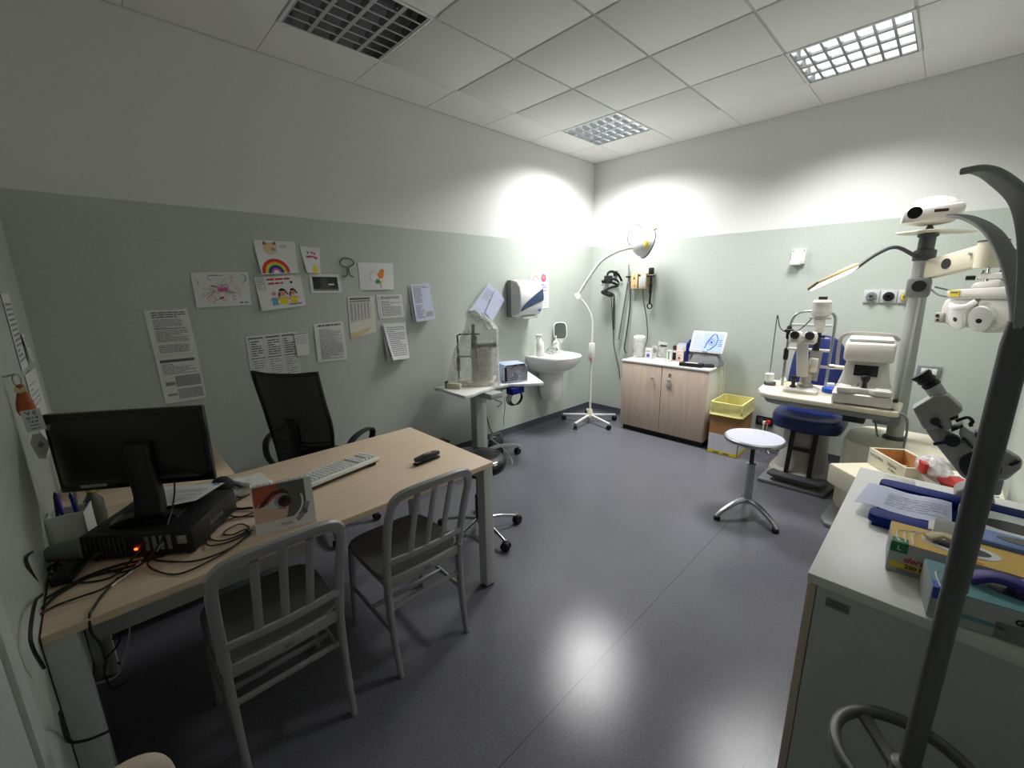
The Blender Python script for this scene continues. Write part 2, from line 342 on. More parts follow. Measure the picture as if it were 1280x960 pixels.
# ================================================================== paper on the walls
class Sheet:
    def __init__(s, cor, nrm, gap=.003, curl=None, base='paper', nu=8, nv=8):
        s.c = [Vector(p) for p in cor]; s.n = Vector(nrm); s.g = gap; s.cu = curl or (lambda u, v: 0); s.b = B(); s.k = 0
        vs = []; fs = []
        for side in (0, -.0007):
            for i in range(nu + 1):
                for j in range(nv + 1): vs.append(s.at(i / nu, j / nv, side))
        m = (nu + 1) * (nv + 1)
        for i in range(nu):
            for j in range(nv):
                a = i * (nv + 1) + j; q = (a, a + nv + 1, a + nv + 2, a + 1); fs.append(q); fs.append(tuple(m + x for x in reversed(q)))
        edge = [i * (nv + 1) for i in range(nu + 1)] + [nu * (nv + 1) + j for j in range(1, nv + 1)] + [i * (nv + 1) + nv for i in range(nu - 1, -1, -1)] + [j for j in range(nv - 1, 0, -1)]
        for a, b in zip(edge, edge[1:] + edge[:1]): fs.append((a, b, m + b, m + a))
        s.b.add(vs, fs, base)
        s.w = (s.c[1] - s.c[0]).length; s.h = (s.c[3] - s.c[0]).length
    def at(s, u, v, off=0):
        tl, tr, br, bl = s.c; p = (tl * (1 - u) + tr * u) * v + (bl * (1 - u) + br * u) * (1 - v)
        return p + s.n * (s.g + s.cu(u, v) + off)
    def poly(s, pts, m):
        s.k += 1; o = .0006 + .00001 * s.k
        s.b.add([s.at(u, v, o) for u, v in pts], [tuple(range(len(pts)))], m)
    def rect(s, u0, v0, u1, v1, m, n=4):
        s.k += 1; o = .0006 + .00001 * s.k; vs = []; fs = []
        for i in range(n + 1):
            u = u0 + (u1 - u0) * i / n
            for j in range(n + 1): vs.append(s.at(u, v0 + (v1 - v0) * j / n, o))
        for i in range(n):
            for j in range(n): a = i * (n + 1) + j; fs.append((a, a + n + 1, a + n + 2, a + 1))
        s.b.add(vs, fs, m)
    def line(s, pts, w, m):
        k = s.h / s.w
        for (a, b), (c, d) in zip(pts, pts[1:]):
            dx, dy = (c - a) , (d - b) * k; L = math.hypot(dx, dy) or 1; nx, ny = -dy / L * w / 2, dx / L * w / 2 / k
            s.poly([(a + nx, b + ny), (c + nx, d + ny), (c - nx, d - ny), (a - nx, b - ny)], m)
    def disc(s, u, v, r, m, asp=1, n=18, a0=0, a1=360):
        k = s.w / s.h
        s.poly([(u + r * math.cos(rad(a0 + (a1 - a0) * i / n)), v + r * asp * k * math.sin(rad(a0 + (a1 - a0) * i / n))) for i in range(n if a1 - a0 == 360 else n + 1)], m)
    def band(s, u, v, r0, r1, m, a0=0, a1=180, n=16):
        k = s.w / s.h; f = lambda r, i: (u + r * math.cos(rad(a0 + (a1 - a0) * i / n)), v + r * k * math.sin(rad(a0 + (a1 - a0) * i / n)))
        s.k += 1; o = .0006 + .00001 * s.k
        s.b.add([s.at(*f(r, i), o) for i in range(n + 1) for r in (r0, r1)], [(2 * i, 2 * i + 2, 2 * i + 3, 2 * i + 1) for i in range(n)], m)
    def rows(s, u0, v0, u1, v1, n, m='inkmid', th=.45, seed=0):
        R = random.Random(seed); st = (v1 - v0) / n
        for i in range(n):
            u = u0; y = v1 - st * (i + .8); end = u1 if R.random() < .75 else u0 + (u1 - u0) * R.uniform(.35, .9)
            while u < end - .02:
                e = min(end, u + R.uniform(.06, .2)); s.rect(u, y, e, y + st * th, m, 1); u = e + .018
    def box(s, u0, v0, u1, v1, w, m):
        k = s.w / s.h
        s.rect(u0, v0, u1, v0 + w * k, m, 2); s.rect(u0, v1 - w * k, u1, v1, m, 2); s.rect(u0, v0, u0 + w, v1, m, 2); s.rect(u1 - w, v0, u1, v1, m, 2)
    def done(s, name, label, cat, group=None):
        o = (s.c[2] + s.c[3]) / 2; return solo(s.b, name, label, cat, tuple(o), 0, group, world=True)
def wallsheet(cor, **k): return Sheet([(x, 0, z) for x, z in cor], (0, -1, 0), **k)
GN = 'notices taped to the green wall behind the desk'; GD = "children's drawings on the wall behind the desk"
s = wallsheet([(-4.056, 1.7), (-3.757, 1.708), (-3.763, 1.502), (-4.054, 1.495)], curl=lambda u, v: .006 * (1 - v) * (1 - u))
R = random.Random(3)
for k in range(26):
    a = R.uniform(.12, .85); b_ = R.uniform(.25, .85); pts = [(a, b_)]
    for q in range(6): pts.append((min(.96, max(.05, pts[-1][0] + R.uniform(-.1, .1))), min(.93, max(.08, pts[-1][1] + R.uniform(-.12, .12)))))
    s.line(pts, .006, ['inklight', 'inklight', 'pink', 'inkmid'][k % 4])
for k in range(14): s.line([(.42 + .012 * k, .42 + .02 * (k % 3)), (.43 + .012 * k, .58 - .02 * (k % 4))], .012, 'pink')
s.line([(.3, .62), (.36, .6), (.4, .58)], .02, 'red'); s.line([(.42, .24), (.5, .26)], .03, 'red'); s.rows(.28, .88, .52, .95, 1, 'inkmid', seed=1); s.rows(.78, .06, .96, .13, 1, 'purple', seed=2)
s.line([(.28, .9), (.27, .8), (.33, .76)], .007, 'blue'); s.line([(.85, .93), (.93, .9), (.95, .76), (.92, .72)], .008, 'purple')
s.done('child_drawing', 'white sheet of pink and purple scribbles, leftmost drawing on the green wall', 'drawing', GD)
s = wallsheet([(-3.703, 1.907), (-3.452, 1.912), (-3.452, 1.708), (-3.686, 1.694)], curl=lambda u, v: .03 * max(0, (1 - v) - u * .9) ** 1.5)
for i, m in enumerate(['red', 'red', 'orange', 'yellow', 'green', 'navy', 'purple', 'pink', 'paper']): s.band(.4, .02, .04 + .037 * (8 - i) - .04 * (i == 8) , .04 + .037 * (9 - i), m, 0, 180)
s.disc(.36, .76, .17, 'straw', .9); s.poly([(.2, .86), (.22, .99), (.31, .9)], 'rust'); s.poly([(.52, .86), (.5, .99), (.41, .9)], 'rust')
s.disc(.29, .72, .045, 'inkmid'); s.disc(.43, .74, .045, 'inkmid'); s.disc(.36, .66, .02, 'hair')
s.rows(.6, .78, .76, .88, 2, 'blue', .3, 4)
s.done('child_drawing', 'white sheet with a rainbow under a cat face, curling off the wall', 'drawing', GD)
s = wallsheet([(-3.423, 1.885), (-3.292, 1.879), (-3.306, 1.702), (-3.402, 1.712)], curl=lambda u, v: .025 * max(0, .8 - v) ** 1.5 * (1 - u * .6))
for u, v, m in ((.35, .78, 'green'), (.55, .8, 'pink'), (.68, .76, 'pink'), (.28, .62, 'red'), (.42, .63, 'red'), (.55, .64, 'pink'), (.68, .62, 'pink'), (.78, .6, 'red')):
    s.disc(u - .03, v + .01, .04, m); s.disc(u + .03, v + .01, .04, m); s.poly([(u - .065, v), (u + .065, v), (u, v - .07)], m)
s.poly([(.45, .02), (.85, .04), (.8, .22), (.6, .38), (.48, .2)], 'yellow')
s.done('child_drawing', 'small white sheet with two rows of pink hearts and a yellow corner', 'drawing', GD)
s = wallsheet([(-3.728, 1.676), (-3.442, 1.694), (-3.428, 1.486), (-3.711, 1.46)], curl=lambda u, v: .012 * (1 - u) * (1 - v))
s.box(.03, .6, .19, .95, .008, 'inkmid'); s.rows(.05, .64, .17, .92, 5, 'inkmid', .4, 9)
s.text = None
s.rows(.24, .86, .74, .95, 1, 'red', .6, 5); s.rows(.26, .74, .7, .83, 1, 'red', .6, 6); s.disc(.76, .79, .028, 'hair'); s.rows(.62, .07, .93, .13, 1, 'purple', .7, 8)
for u, sc_, dress in ((.33, .8, 'cyan'), (.52, 1.15, 'yellow'), (.75, .95, 'yellow')):
    s.poly([(u - .09 * sc_, .12), (u + .09 * sc_, .12), (u + .06 * sc_, .36), (u - .06 * sc_, .36)], dress)
    s.line([(u - .05 * sc_, .34), (u - .12 * sc_, .26)], .022, 'skin'); s.line([(u + .05 * sc_, .34), (u + .13 * sc_, .28)], .022, 'skin')
    s.disc(u, .46 + .02 * sc_, .06 * sc_, 'skin')
    if dress != 'cyan':
        s.disc(u, .5 + .02 * sc_, .065 * sc_, 'hair', 1, 14, 10, 170); s.line([(u - .06 * sc_, .5), (u - .075 * sc_, .36)], .03, 'hair'); s.line([(u + .055 * sc_, .56), (u + .1 * sc_, .42)], .028, 'hair')
s.done('child_drawing', 'white sheet with three drawn girls, two in yellow dresses, and red writing', 'drawing', GD)
s = wallsheet([(-3.386, 1.7), (-3.17, 1.7), (-3.162, 1.568), (-3.382, 1.572)])
s.rect(.09, .12, .9, .86, 'screen_dark'); s.disc(.45, .62, .13, 'darkgrey'); s.poly([(.25, .2), (.72, .2), (.6, .48), (.36, .48)], 'darkgrey'); s.rect(.58, .42, .76, .5, 'paper'); s.rect(.1, .14, .9, .2, 'midgrey')
s.done('photo_print', 'dark photograph with a white border below the hearts drawing', 'photo', GN)
s = wallsheet([(-3.022, 1.79), (-2.73, 1.793), (-2.737, 1.59), (-3.02, 1.585)], curl=lambda u, v: .008 * math.sin(PI * u) * (1 - v))
s.disc(.42, .48, .13, 'inklight', 1, 20); s.disc(.42, .48, .12, 'paper', 1, 20); s.poly([(.5, .55), (.62, .78), (.72, .7), (.68, .45), (.56, .4)], 'orange'); s.poly([(.42, .3), (.5, .42), (.58, .34), (.6, .24), (.48, .22)], 'green')
s.poly([(.42, .26), (.46, .22), (.64, .24), (.68, .4), (.6, .3)], 'yellow'); s.line([(.6, .22), (.6, .06)], .03, 'inkmid'); s.line([(.3, .5), (.33, .7), (.46, .76)], .006, 'inkmid'); s.disc(.68, .74, .02, 'hair')
s.done('child_drawing', 'white sheet with a round orange and green doodle, rightmost drawing on the wall', 'drawing', GD)
# printed notices
s = wallsheet([(-4.3, 1.49), (-4.102, 1.492), (-4.088, 1.226), (-4.292, 1.226)], curl=lambda u, v: .004 * u)
s.rows(.14, .82, .92, .96, 3, 'ink', .5, 11); s.rows(.14, .6, .8, .8, 6, 'inkmid', .5, 12); s.rect(.12, .58, .85, .595, 'ink', 2); s.rows(.14, .3, .88, .56, 9, 'inkmid', .5, 13); s.rows(.14, .06, .84, .24, 5, 'inkmid', .5, 14)
s.done('printed_notice', 'closely printed page, upper of the two joined notices above the monitor', 'notice', GN)
s = wallsheet([(-4.291, 1.224), (-4.09, 1.224), (-4.086, .944), (-4.286, .942)], curl=lambda u, v: .003 * u)
s.rect(.08, .86, .9, .92, 'ink'); s.rows(.1, .6, .9, .84, 7, 'inkmid', .5, 15); s.rect(.1, .37, .33, .45, 'inkmid'); s.rect(.35, .33, .95, .56, 'inkmid'); s.rect(.1, .15, .33, .2, 'inkmid'); s.rect(.35, .06, .95, .28, 'inklight'); s.rows(.38, .36, .93, .54, 4, 'inklight', .4, 16)
s.done('printed_notice', 'page with grey shaded tables, lower of the two joined notices above the monitor', 'notice', GN)
s = wallsheet([(-3.825, 1.3), (-3.515, 1.31), (-3.52, 1.0), (-3.824, .995)])
for k in range(3):
    a = .04 + .325 * k; s.box(a, .05, a + .28, .95, .006, 'inkmid'); s.rect(a, .93, a + .28, .96, 'ink', 2); s.rows(a + .03, .55, a + .26, .9, 7, 'ink', .45, 20 + k); s.rows(a + .03, .08, a + .26, .48, 8, 'inkmid', .4, 30 + k); s.rect(a, .5, a + .28, .52, 'ink', 2)
s.done('printed_notice', 'wide notice printed in three columns above the office chair', 'notice', GN)
s = wallsheet([(-3.532, 1.297), (-3.441, 1.303), (-3.447, 1.142), (-3.53, 1.138)], gap=.006, curl=lambda u, v: .006 * (1 - v))
s.rect(.04, .94, .96, .97, 'ink', 2); s.rows(.1, .5, .9, .9, 5, 'inklight', .35, 41)
s.done('note_slip', 'small pale slip overlapping the right end of the three column notice', 'note', GN)
s = wallsheet([(-3.392, 1.354), (-3.18, 1.36), (-3.174, 1.072), (-3.394, 1.075)], curl=lambda u, v: .003 * math.sin(PI * v))
s.rows(.12, .9, .9, .97, 1, 'ink', .6, 51); s.rows(.14, .06, .9, .86, 22, 'inkmid', .45, 52)
s.done('printed_notice', 'single dense text page just right of the three column notice', 'notice', GN)
s = wallsheet([(-3.127, 1.54), (-2.915, 1.541), (-2.92, 1.262), (-3.132, 1.22)], gap=.003, base='paper_warm')
s.rect(.06, .92, .82, .96, 'ink', 2); s.rect(.06, .86, .82, .9, 'inkmid', 2)
for k in range(6): s.rect(.08 + .125 * k, .42, .155 + .125 * k, .84, 'inklight', 2)
s.box(.06, .4, .84, .97, .008, 'inkmid'); s.poly([(.02, 0), (.35, .02), (.78, .12), (.78, .17), (.4, .14), (.02, .15)], 'straw')
s.done('printed_notice', 'table printed page with a yellowed torn lower edge', 'notice', GN)
s = wallsheet([(-2.895, 1.546), (-2.67, 1.549), (-2.66, 1.364), (-2.885, 1.36)])
s.rect(.06, .04, .075, .96, 'inkmid', 2); s.rows(.14, .82, .88, .94, 2, 'ink', .5, 61); s.rows(.14, .1, .9, .76, 10, 'inkmid', .45, 62)
s.done('printed_notice', 'small landscape page between the yellowed page and the curled sheets', 'notice', GN)
for k, lab in ((0, 'back page of the two curled sheets pinned highest of the notices'), (1, 'front page of the two curled sheets pinned highest of the notices')):
    s = wallsheet([(-2.604 + .018 * k, 1.626), (-2.406 + .004 * k, 1.636), (-2.386, 1.345 - .012 * k), (-2.588 + .016 * k, 1.33 - .012 * k)], gap=.004 + .008 * k, curl=lambda u, v, k=k: (.016 + .018 * k) * (1 - v) ** 1.6 + .008 * u * (1 - v), base='paper_blue' if k else 'paper')
    s.rows(.1, .5, .5, .95, 12, 'inkmid', .45, 71 + k); s.rows(.1, .08, .5, .45, 8, 'inkmid', .45, 73 + k); s.rect(.56, .1, .92, .24, 'inklight', 2); s.rows(.56, .88, .92, .96, 2, 'inkmid', .5, 77)
    s.done('printed_notice', lab, 'notice', GN)
for k, lab in ((0, 'rear sheet of the curled pair below the small landscape page'), (1, 'front sheet of the curled pair below the small landscape page')):
    s = wallsheet([(-2.867 + .006 * k, 1.32), (-2.657, 1.318), (-2.655, 1.035 - .015 * k), (-2.857 + .03 * k, 1.02 + .006 * k)], gap=.003 + .008 * k, curl=lambda u, v, k=k: .03 * (1 + k) * (1 - v) ** 1.5 * (1 - .6 * u))
    s.rows(.12, .1, .9, .92, 15, 'inkmid', .4, 81 + k); s.done('printed_notice', lab, 'notice', GN)
# sheets in the slanted wall pocket above the covered instrument
s = wallsheet([(-1.725, 1.65), (-1.57, 1.535), (-1.745, 1.26), (-1.995, 1.39)], gap=.018, base='palegrey'); s.done('wall_pocket', 'grey slanted pocket fixed to the wall above the covered instrument', 'holder')
s = wallsheet([(-1.745, 1.63), (-1.6, 1.525), (-1.77, 1.33), (-1.975, 1.39)], gap=.024, base='paper_blue', curl=lambda u, v: .01 * v)
s.rows(.1, .5, .85, .9, 7, 'inklight', .4, 91); s.disc(.5, .86, .03, 'ink'); s.done('printed_sheet', 'lilac white printed sheet slanting out of the wall pocket', 'sheet')
s = wallsheet([(-1.66, 1.585), (-1.545, 1.475), (-1.71, 1.27), (-1.8, 1.36)], gap=.036, base='paper_blue', curl=lambda u, v: .012 * v)
s.disc(.7, .82, .03, 'ink'); s.line([(.1, .95), (.45, .6), (.9, .9)], .006, 'inklight'); s.done('envelope', 'plain lilac envelope in front of the printed sheet in the wall pocket', 'envelope')
# calendar poster beside the towel dispenser
s = wallsheet([(-1.118, 1.757), (-.833, 1.765), (-.816, 1.362), (-1.107, 1.357)])
s.rect(.5, .03, .505, .97, 'inklight', 2)
for k in range(8): s.disc(.27 + .14 * math.cos(k * PI / 4), .8 + .08 * math.sin(k * PI / 4), .025, 'red')
s.rect(.08, .92, .4, .95, 'straw', 2); s.disc(.72, .82, .15, 'pink'); s.disc(.72, .81, .07, 'hair'); s.disc(.72, .83, .08, 'skin'); s.rows(.56, .55, .9, .68, 4, 'purple', .4, 95); s.rows(.58, .46, .86, .5, 1, 'blue', .5, 96)
for i in range(5):
    for j in range(6): s.rect(.56 + .07 * i, .08 + .06 * j, .59 + .07 * i, .11 + .06 * j, 'inklight', 1)
s.rows(.08, .3, .44, .66, 9, 'inklight', .35, 97)
s.done('wall_calendar', 'white wall calendar with a round pink picture beside the towel dispenser', 'calendar')
# wire hook ornament
w = B(); P3 = lambda x, z: (x, -.012, z)
w.tube([P3(-3.16, 1.79), P3(-3.13, 1.815), P3(-3.08, 1.812), P3(-3.055, 1.785), P3(-3.075, 1.765), P3(-3.1, 1.75), P3(-3.1, 1.72), P3(-3.09, 1.69), P3(-3.07, 1.685)], .004, 'darkgrey', 6, 6)
w.tube([P3(-3.16, 1.79), P3(-3.155, 1.765), P3(-3.12, 1.755), P3(-3.112, 1.74), P3(-3.115, 1.7), P3(-3.135, 1.685), P3(-3.15, 1.69)], .004, 'darkgrey', 6, 6)
solo(w, 'wire_hook', 'bent grey wire hook in the shape of a lamp on the wall', 'hook', (-3.105, -.012, 1.69), world=True)
# papers and an ornament on the left wall
def leftsheet(y0, y1, z0, z1, skew=0, **k): return Sheet([(-W_, y0, z1), (-W_, y1, z1 - skew), (-W_, y1, z0 - skew), (-W_, y0, z0)], (1, 0, 0), **k)
s = leftsheet(-.66, -.45, 1.29, 1.59, base='paper'); s.rows(.1, .1, .9, .9, 12, 'inkmid', .45, 101); s.done('printed_notice', 'text page highest on the left wall beside the monitor', 'notice', 'papers on the left wall')
s = leftsheet(-.43, -.33, 1.3, 1.42, gap=.006, curl=lambda u, v: .01 * (1 - v)); s.rows(.15, .5, .85, .9, 4, 'inklight', .4, 102); s.disc(.5, .2, .06, 'ink'); s.done('note_slip', 'small slip with a dark dot beside the highest left wall page', 'note', 'papers on the left wall')
s = leftsheet(-.62, -.36, .92, 1.27, curl=lambda u, v: .012 * u); s.rows(.1, .6, .8, .9, 5, 'inklight', .3, 104); s.done('plastic_sleeve', 'pale plastic sleeve on the left wall behind the hanging ornament', 'sleeve', 'papers on the left wall')
t = thing('hanging_ornament', 'orange figure ornament holding an eye chart card, hanging on the left wall', 'ornament', (-W_ + .036, -1.1, 1.13))
part(t, 'wall_nail', B().cyl((-.036, 0, .2), (-.008, 0, .205), .003, 'steel', n=8))
o = B().tube([(-.012, 0, .165), (-.016, 0, .19), (-.008, 0, .207), (.002, 0, .19), (-.002, 0, .165)], .0022, 'steel', 6, 4); part(t, 'hook', o)
o = B().loft([[(x - .004, y + .0, z) for x, y in sup(a, a * .6, 2.2, 20)] for z, a in ((.07, .018), (.085, .022), (.11, .02), (.135, .014), (.145, .011), (.15, .013), (.165, .011), (.172, .004))], 'rust'); fg = part(t, 'figure', o)
part(t, 'collar', B().prism([(-.018, .15), (-.014, .168), (-.004, .158), (.006, .168), (.01, .15), (-.004, .143)], 0, .006, 'straw', 0, frame((0, -.012, 0), (1, 0, 0), (0, 0, 1))), parent=fg)
cf = frame((.006, -.019, .052), (1, 0, .06), (0, 0, 1))
o = B().box((0, 0, 0), (.044, .072, .0015), 'paper', 0, cf)
for y, tx, z_ in ((.024, 'V E', .018), (.008, 'D I B', .0125), (-.005, 'I E N', .0095), (-.017, 'D E B I', .007), (-.028, 'N E D I B', .005)): o.text(tx, z_, 'ink', cf @ TR(0, y, .001), .0002, .0005)
part(t, 'eye_chart_card', o)
tf_ = frame((-W_ + .04, -1.09, 1.1), (1, 0, 0), (0, 0, 1)); o = B().prism([(-.022, .0), (-.012, -.055), (.004, -.06), (.022, -.01), (.008, .03), (-.012, .03)], 0, .0015, 'paper_warm', 0, tf_); o.prism([(-.008, -.012), (.002, -.022), (.01, -.008), (.0, .004)], .0015, .002, 'inkmid', 0, tf_)
solo(o, 'gift_tag', 'cream tag with a grey diamond hanging below the orange ornament', 'tag', (-W_ + .04, -1.09, 1.04), world=True)
# ================================================================== desk and what is on it
DZ = .72
t = thing('desk', 'long light oak desk with white metal legs and tangled cables', 'desk', (-3.95, -1.25, 0))
part(t, 'desktop', B().bar((-.785, -.4, DZ - .026), (.785, .4, DZ), 'oak', .002))
for sx in (-1, 1):
    for sy in (-1, 1):
        x = sx * .755; y = sy * .365
        b = B(); w = .06 if sx > 0 else .065
        b.box((x, y, (DZ - .026 + .012) / 2), (w if sx > 0 else w, .06, DZ - .026 - .012), 'palegrey', .004); lg = part(t, 'leg', b)
        part(t, 'foot', B().box((x, y, .006), (.05, .05, .012), 'black', .003), parent=lg)
    part(t, 'side_rail', B().box((sx * .755, 0, DZ - .06), (.06, .67, .06), 'palegrey', .004))
part(t, 'modesty_panel', B().box((-.02, .22, .5), (1.42, .02, .33), 'palegrey', .003))
part(t, 'cable_tray', B().bar((-.72, -.15, .49), (-.05, -.13, DZ - .027), 'palegrey', .003))
b = B()
b.cyl(INV[t] @ gy(127, 772, -1.3), INV[t] @ gy(143, 840, -1.3), .012, 'greymet', n=12); part(t, 'cable_duct', b)
t = thing('return_desk', 'oak side desk running from the long desk to the green wall behind the monitor', 'desk', (-4.437, -.44, 0))
part(t, 'desktop', B().bar((-.3, -.405, DZ - .026), (.3, .405, DZ), 'oak', .002))
for x in (-.26, .26): part(t, 'leg', B().box((x, .35, (DZ - .026) / 2), (.06, .06, DZ - .026), 'palegrey', .004))
part(t, 'drawer_front', B().box((.1, .02, .35), (.36, .5, .5), 'palegrey', .006))
# computer lying flat, monitor on it
PA = Vector((-4.349, -1.533)); ua = Vector((-.27, .2)).normalized(); ang = math.degrees(math.atan2(-ua.y, -ua.x))
t = thing('desktop_computer', 'black desktop computer lying flat under the monitor with cables at its back', 'computer', (-4.435, -1.29, DZ), ang)
part(t, 'case', B().box((0, 0, .052), (.335, .29, .088), 'black', .006))
b = B()
for i in range(9): b.box((-.15 + .014 * i, -.146, .055), (.005, .004, .06), 'darkgrey')
part(t, 'vent_grille', b)
for i in range(4): part(t, 'port', B().box((.03 + .022 * i, -.146, .055), (.012, .004, .05), 'midgrey'))
part(t, 'power_inlet', B().box((.135, -.146, .06), (.03, .004, .03), 'steel', .001))
b = B().text('lenovo', .032, 'midgrey', frame((.1685, 0, .055), (0, 1, 0), (0, 0, 1)), .0003); part(t, 'front_lettering', b)
part(t, 'power_lamp', B().ball((-.005, -.149, .04), (.006, .003, .004), 'led_red', n=10), label='small glowing red lamp')
for x in (-.14, .14):
    for y in (-.12, .12): part(t, 'foot', B().cyl((x, y, 0), (x, y, .01), .014, 'rubber', n=12))
ML, MR = Vector((-4.684, -1.10)), Vector((-4.28, -1.36)); mc = (ML + MR) / 2; mu = (MR - ML); mang = math.degrees(math.atan2(mu.y, mu.x)); mw = mu.length
t = thing('monitor', 'black computer monitor seen from behind on a stand', 'monitor', (-4.47, -1.30, DZ + .097), mang)
T_ = Matrix.Translation(INV[t] @ Vector((mc.x, mc.y, 1.05)))
b = B(T_); b.box((0, .012, 0), (mw, .022, .285), 'blackgloss', .006); b.loft([[(x, -.002 - yy, z) for x, z in rrect(w, h, .02)] for w, h, yy in ((mw - .03, .24, 0), (mw - .06, .22, .012), (mw - .14, .16, .03), (mw - .2, .12, .034))], 'black')
part(t, 'housing', b)
b = B(T_); b.box((0, .0245, 0), (mw - .03, .003, .245), 'screen_dark'); part(t, 'screen', b)
b = B(T_); mf = frame((-.0, -.0005, .118), (1, 0, 0), (0, 0, 1)); b.text('HANNS-G', .022, 'darkgrey', mf, .0004); part(t, 'maker_lettering', b)
for x, z, w, h, n, lab in ((-.2, .1, .055, .016, 'asset_sticker', 'small grey sticker'), (-.135, -.112, .075, .026, 'rating_label', 'pale printed label')):
    b = B(T_); b.box((x, -.0065 if n == 'asset_sticker' else -.004, z), (w, .008, h), 'midgrey' if n == 'asset_sticker' else 'palegrey')
    if n == 'rating_label':
        for k in range(3): b.box((x, -.0085, z - .008 + .008 * k), (w * .8, .001, .002), 'inkmid')
    part(t, n, b, label=lab)
cx_, cy_, cz_ = T_.translation
b = B().loft([[(x + 0, y + yy, z) for x, y in rrect(w, d, .01)] for z, yy, w, d in ((.012, .0, .085, .05), (.08, .01, .08, .045), (.2, cy_ - .055, .075, .04), (.27, cy_ - .05, .075, .045))], 'black'); part(t, 'stand_column', b)
b = B().loft([[(x, y, z) for x, y in sup(a, c_, 4, 32)] for z, a, c_ in ((0, .1, .08), (.008, .1, .08), (.014, .08, .06))], 'blackgloss'); part(t, 'base', b)
# sheet on the case
s = Sheet([gz(181, 612, .83), gz(281, 605, .83), gz(246, 631, .828), gz(176, 641, .828)], (0, 0, 1), gap=.002, curl=lambda u, v: .004 + .012 * u * (1 - v))
s.rows(.1, .1, .9, .85, 9, 'inklight', .3, 111); s.rect(.88, .88, .96, .96, 'blue', 1)
s.done('printed_sheet', 'white printed form lying on the black desktop computer', 'sheet')
# second screen behind, only its top corner shows
t = thing('tablet_screen', 'dark grey screen leaning behind the monitor, only its top edge showing', 'screen', (-4.47, -.6, DZ), -20)
b = B(TR(0, 0, 0, 0, -8)); b.box((0, 0, .175), (.34, .025, .31), 'darkgrey', .008); part(t, 'housing', b)
part(t, 'stand', B().box((0, .06, .008), (.2, .16, .016), 'black', .004))
# keyboard
t = thing('keyboard', 'white computer keyboard with raised back edge on the desk', 'keyboard', (-3.815, -1.213, DZ), 11)
kx = Matrix.Rotation(rad(-5), 4, 'X')
b = B(Matrix.Translation((0, 0, .012)) @ kx); b.box((0, 0, .006), (.45, .16, .018), 'whitegloss', .005); part(t, 'body', b)
b = B(Matrix.Translation((0, 0, .012)) @ kx); b.box((0, -.006, -.004), (.44, .14, .008), 'black', .003); part(t, 'underside', b, label='black underside')
kb = part(t, 'key_bed', B(Matrix.Translation((0, 0, .012)) @ kx).box((0, .002, .0155), (.43, .12, .003), 'palegrey'))
b = B(Matrix.Translation((0, 0, .012)) @ kx)
for r in range(6):
    y = -.052 + .021 * r
    for k in range(21):
        if r == 5 and 3 < k < 10:
            if k == 4: b.box((-.205 + .0205 * 6.5 , y, .02), (.118, .015, .008), 'white', .002)
            continue
        if k in (15,) or (k == 18 and r != 0): continue
        b.box((-.205 + .0205 * k, y, .02), (.016, .015, .008), 'white', .002)
o = part(t, 'keys', b, parent=kb); o['kind'] = 'stuff'
for x in (-.18, .18): part(t, 'foot', B().bar((x - .02, -.078, 0), (x + .02, -.066, .014), 'black', .002))
# stapler
t = thing('stapler', 'black stapler with a silver top at the right end of the desk', 'stapler', (-3.4, -1.402, DZ), 4)
part(t, 'base', B().bar((-.078, -.017, 0), (.075, .017, .01), 'blackgloss', .004))
b = B().loft([[(x, y, z) for y, z in rrect(w, h, .006, 2)] for x, w, h, zo in ((-.07, .026, .02, 0), (-.02, .034, .028, 0), (.05, .034, .026, 0), (.078, .02, .014, 0))], 'blackgloss', T=Matrix.Translation((0, 0, .027))); part(t, 'arm', b)
part(t, 'magazine', B().bar((-.07, -.009, .012), (.08, .009, .018), 'chrome', .001))
part(t, 'top_plate', B().box((.005, 0, .0425), (.04, .02, .003), 'steel', .001), label='silver plate on top')
# desk calendar with an eye photograph
cal0 = gz(321, 671, DZ); cal1 = gz(396, 652, DZ); cu_ = (cal1 - cal0); cw = cu_.length; cang = math.degrees(math.atan2(cu_.y, cu_.x)); cm = (cal0 + cal1) / 2
t = thing('desk_calendar', 'standing desk calendar with a big photo of an eye', 'calendar', tuple(cm), cang)
ch, cl = .168, .05
cf = frame((0, 0, 0), (1, 0, 0), (0, cl, ch)); L_ = math.hypot(ch, cl)
b = B(); b.box((0, L_ / 2, 0), (cw, L_, .002), 'white', 0, cf); b.box((0, cl * 1.0, .001), (cw, .1, .002), 'white'); b.box((0, L_ / 2, 0), (cw, L_, .002), 'white', 0, frame((0, .1, 0), (1, 0, 0), (0, -.05, ch))); part(t, 'card_stand', b)
e = Sheet([cf @ Vector((-cw / 2 + .004, L_ - .004, .0015)), cf @ Vector((cw / 2 - .026, L_ - .004, .0015)), cf @ Vector((cw / 2 - .026, .042, .0015)), cf @ Vector((-cw / 2 + .004, .042, .0015))], cf.to_3x3() @ Vector((0, 0, 1)), gap=.001, base='skinpale')
e.poly([(0, .42), (.15, .55), (.4, .3), (.6, .26), (.62, .5), (.7, 1), (0, 1)], 'skinred'); e.poly([(.5, 1), (.46, .9), (.62, .78), (.66, .4), (.6, .06), (.56, 0), (1, 0), (1, 1)], 'lensgrey')
e.poly([(.06, .42), (.16, .58), (.36, .8), (.56, .84), (.66, .74), (.68, .64), (.5, .74), (.34, .68), (.18, .44)], 'lash')
e.poly([(.2, .38), (.3, .54), (.45, .68), (.64, .68), (.66, .5), (.56, .32), (.36, .3)], 'sclera'); e.disc(.54, .5, .16, 'irisgrey', 1, 22); e.disc(.58, .48, .13, 'lash', 1, 20); e.disc(.57, .52, .06, 'blackgloss')
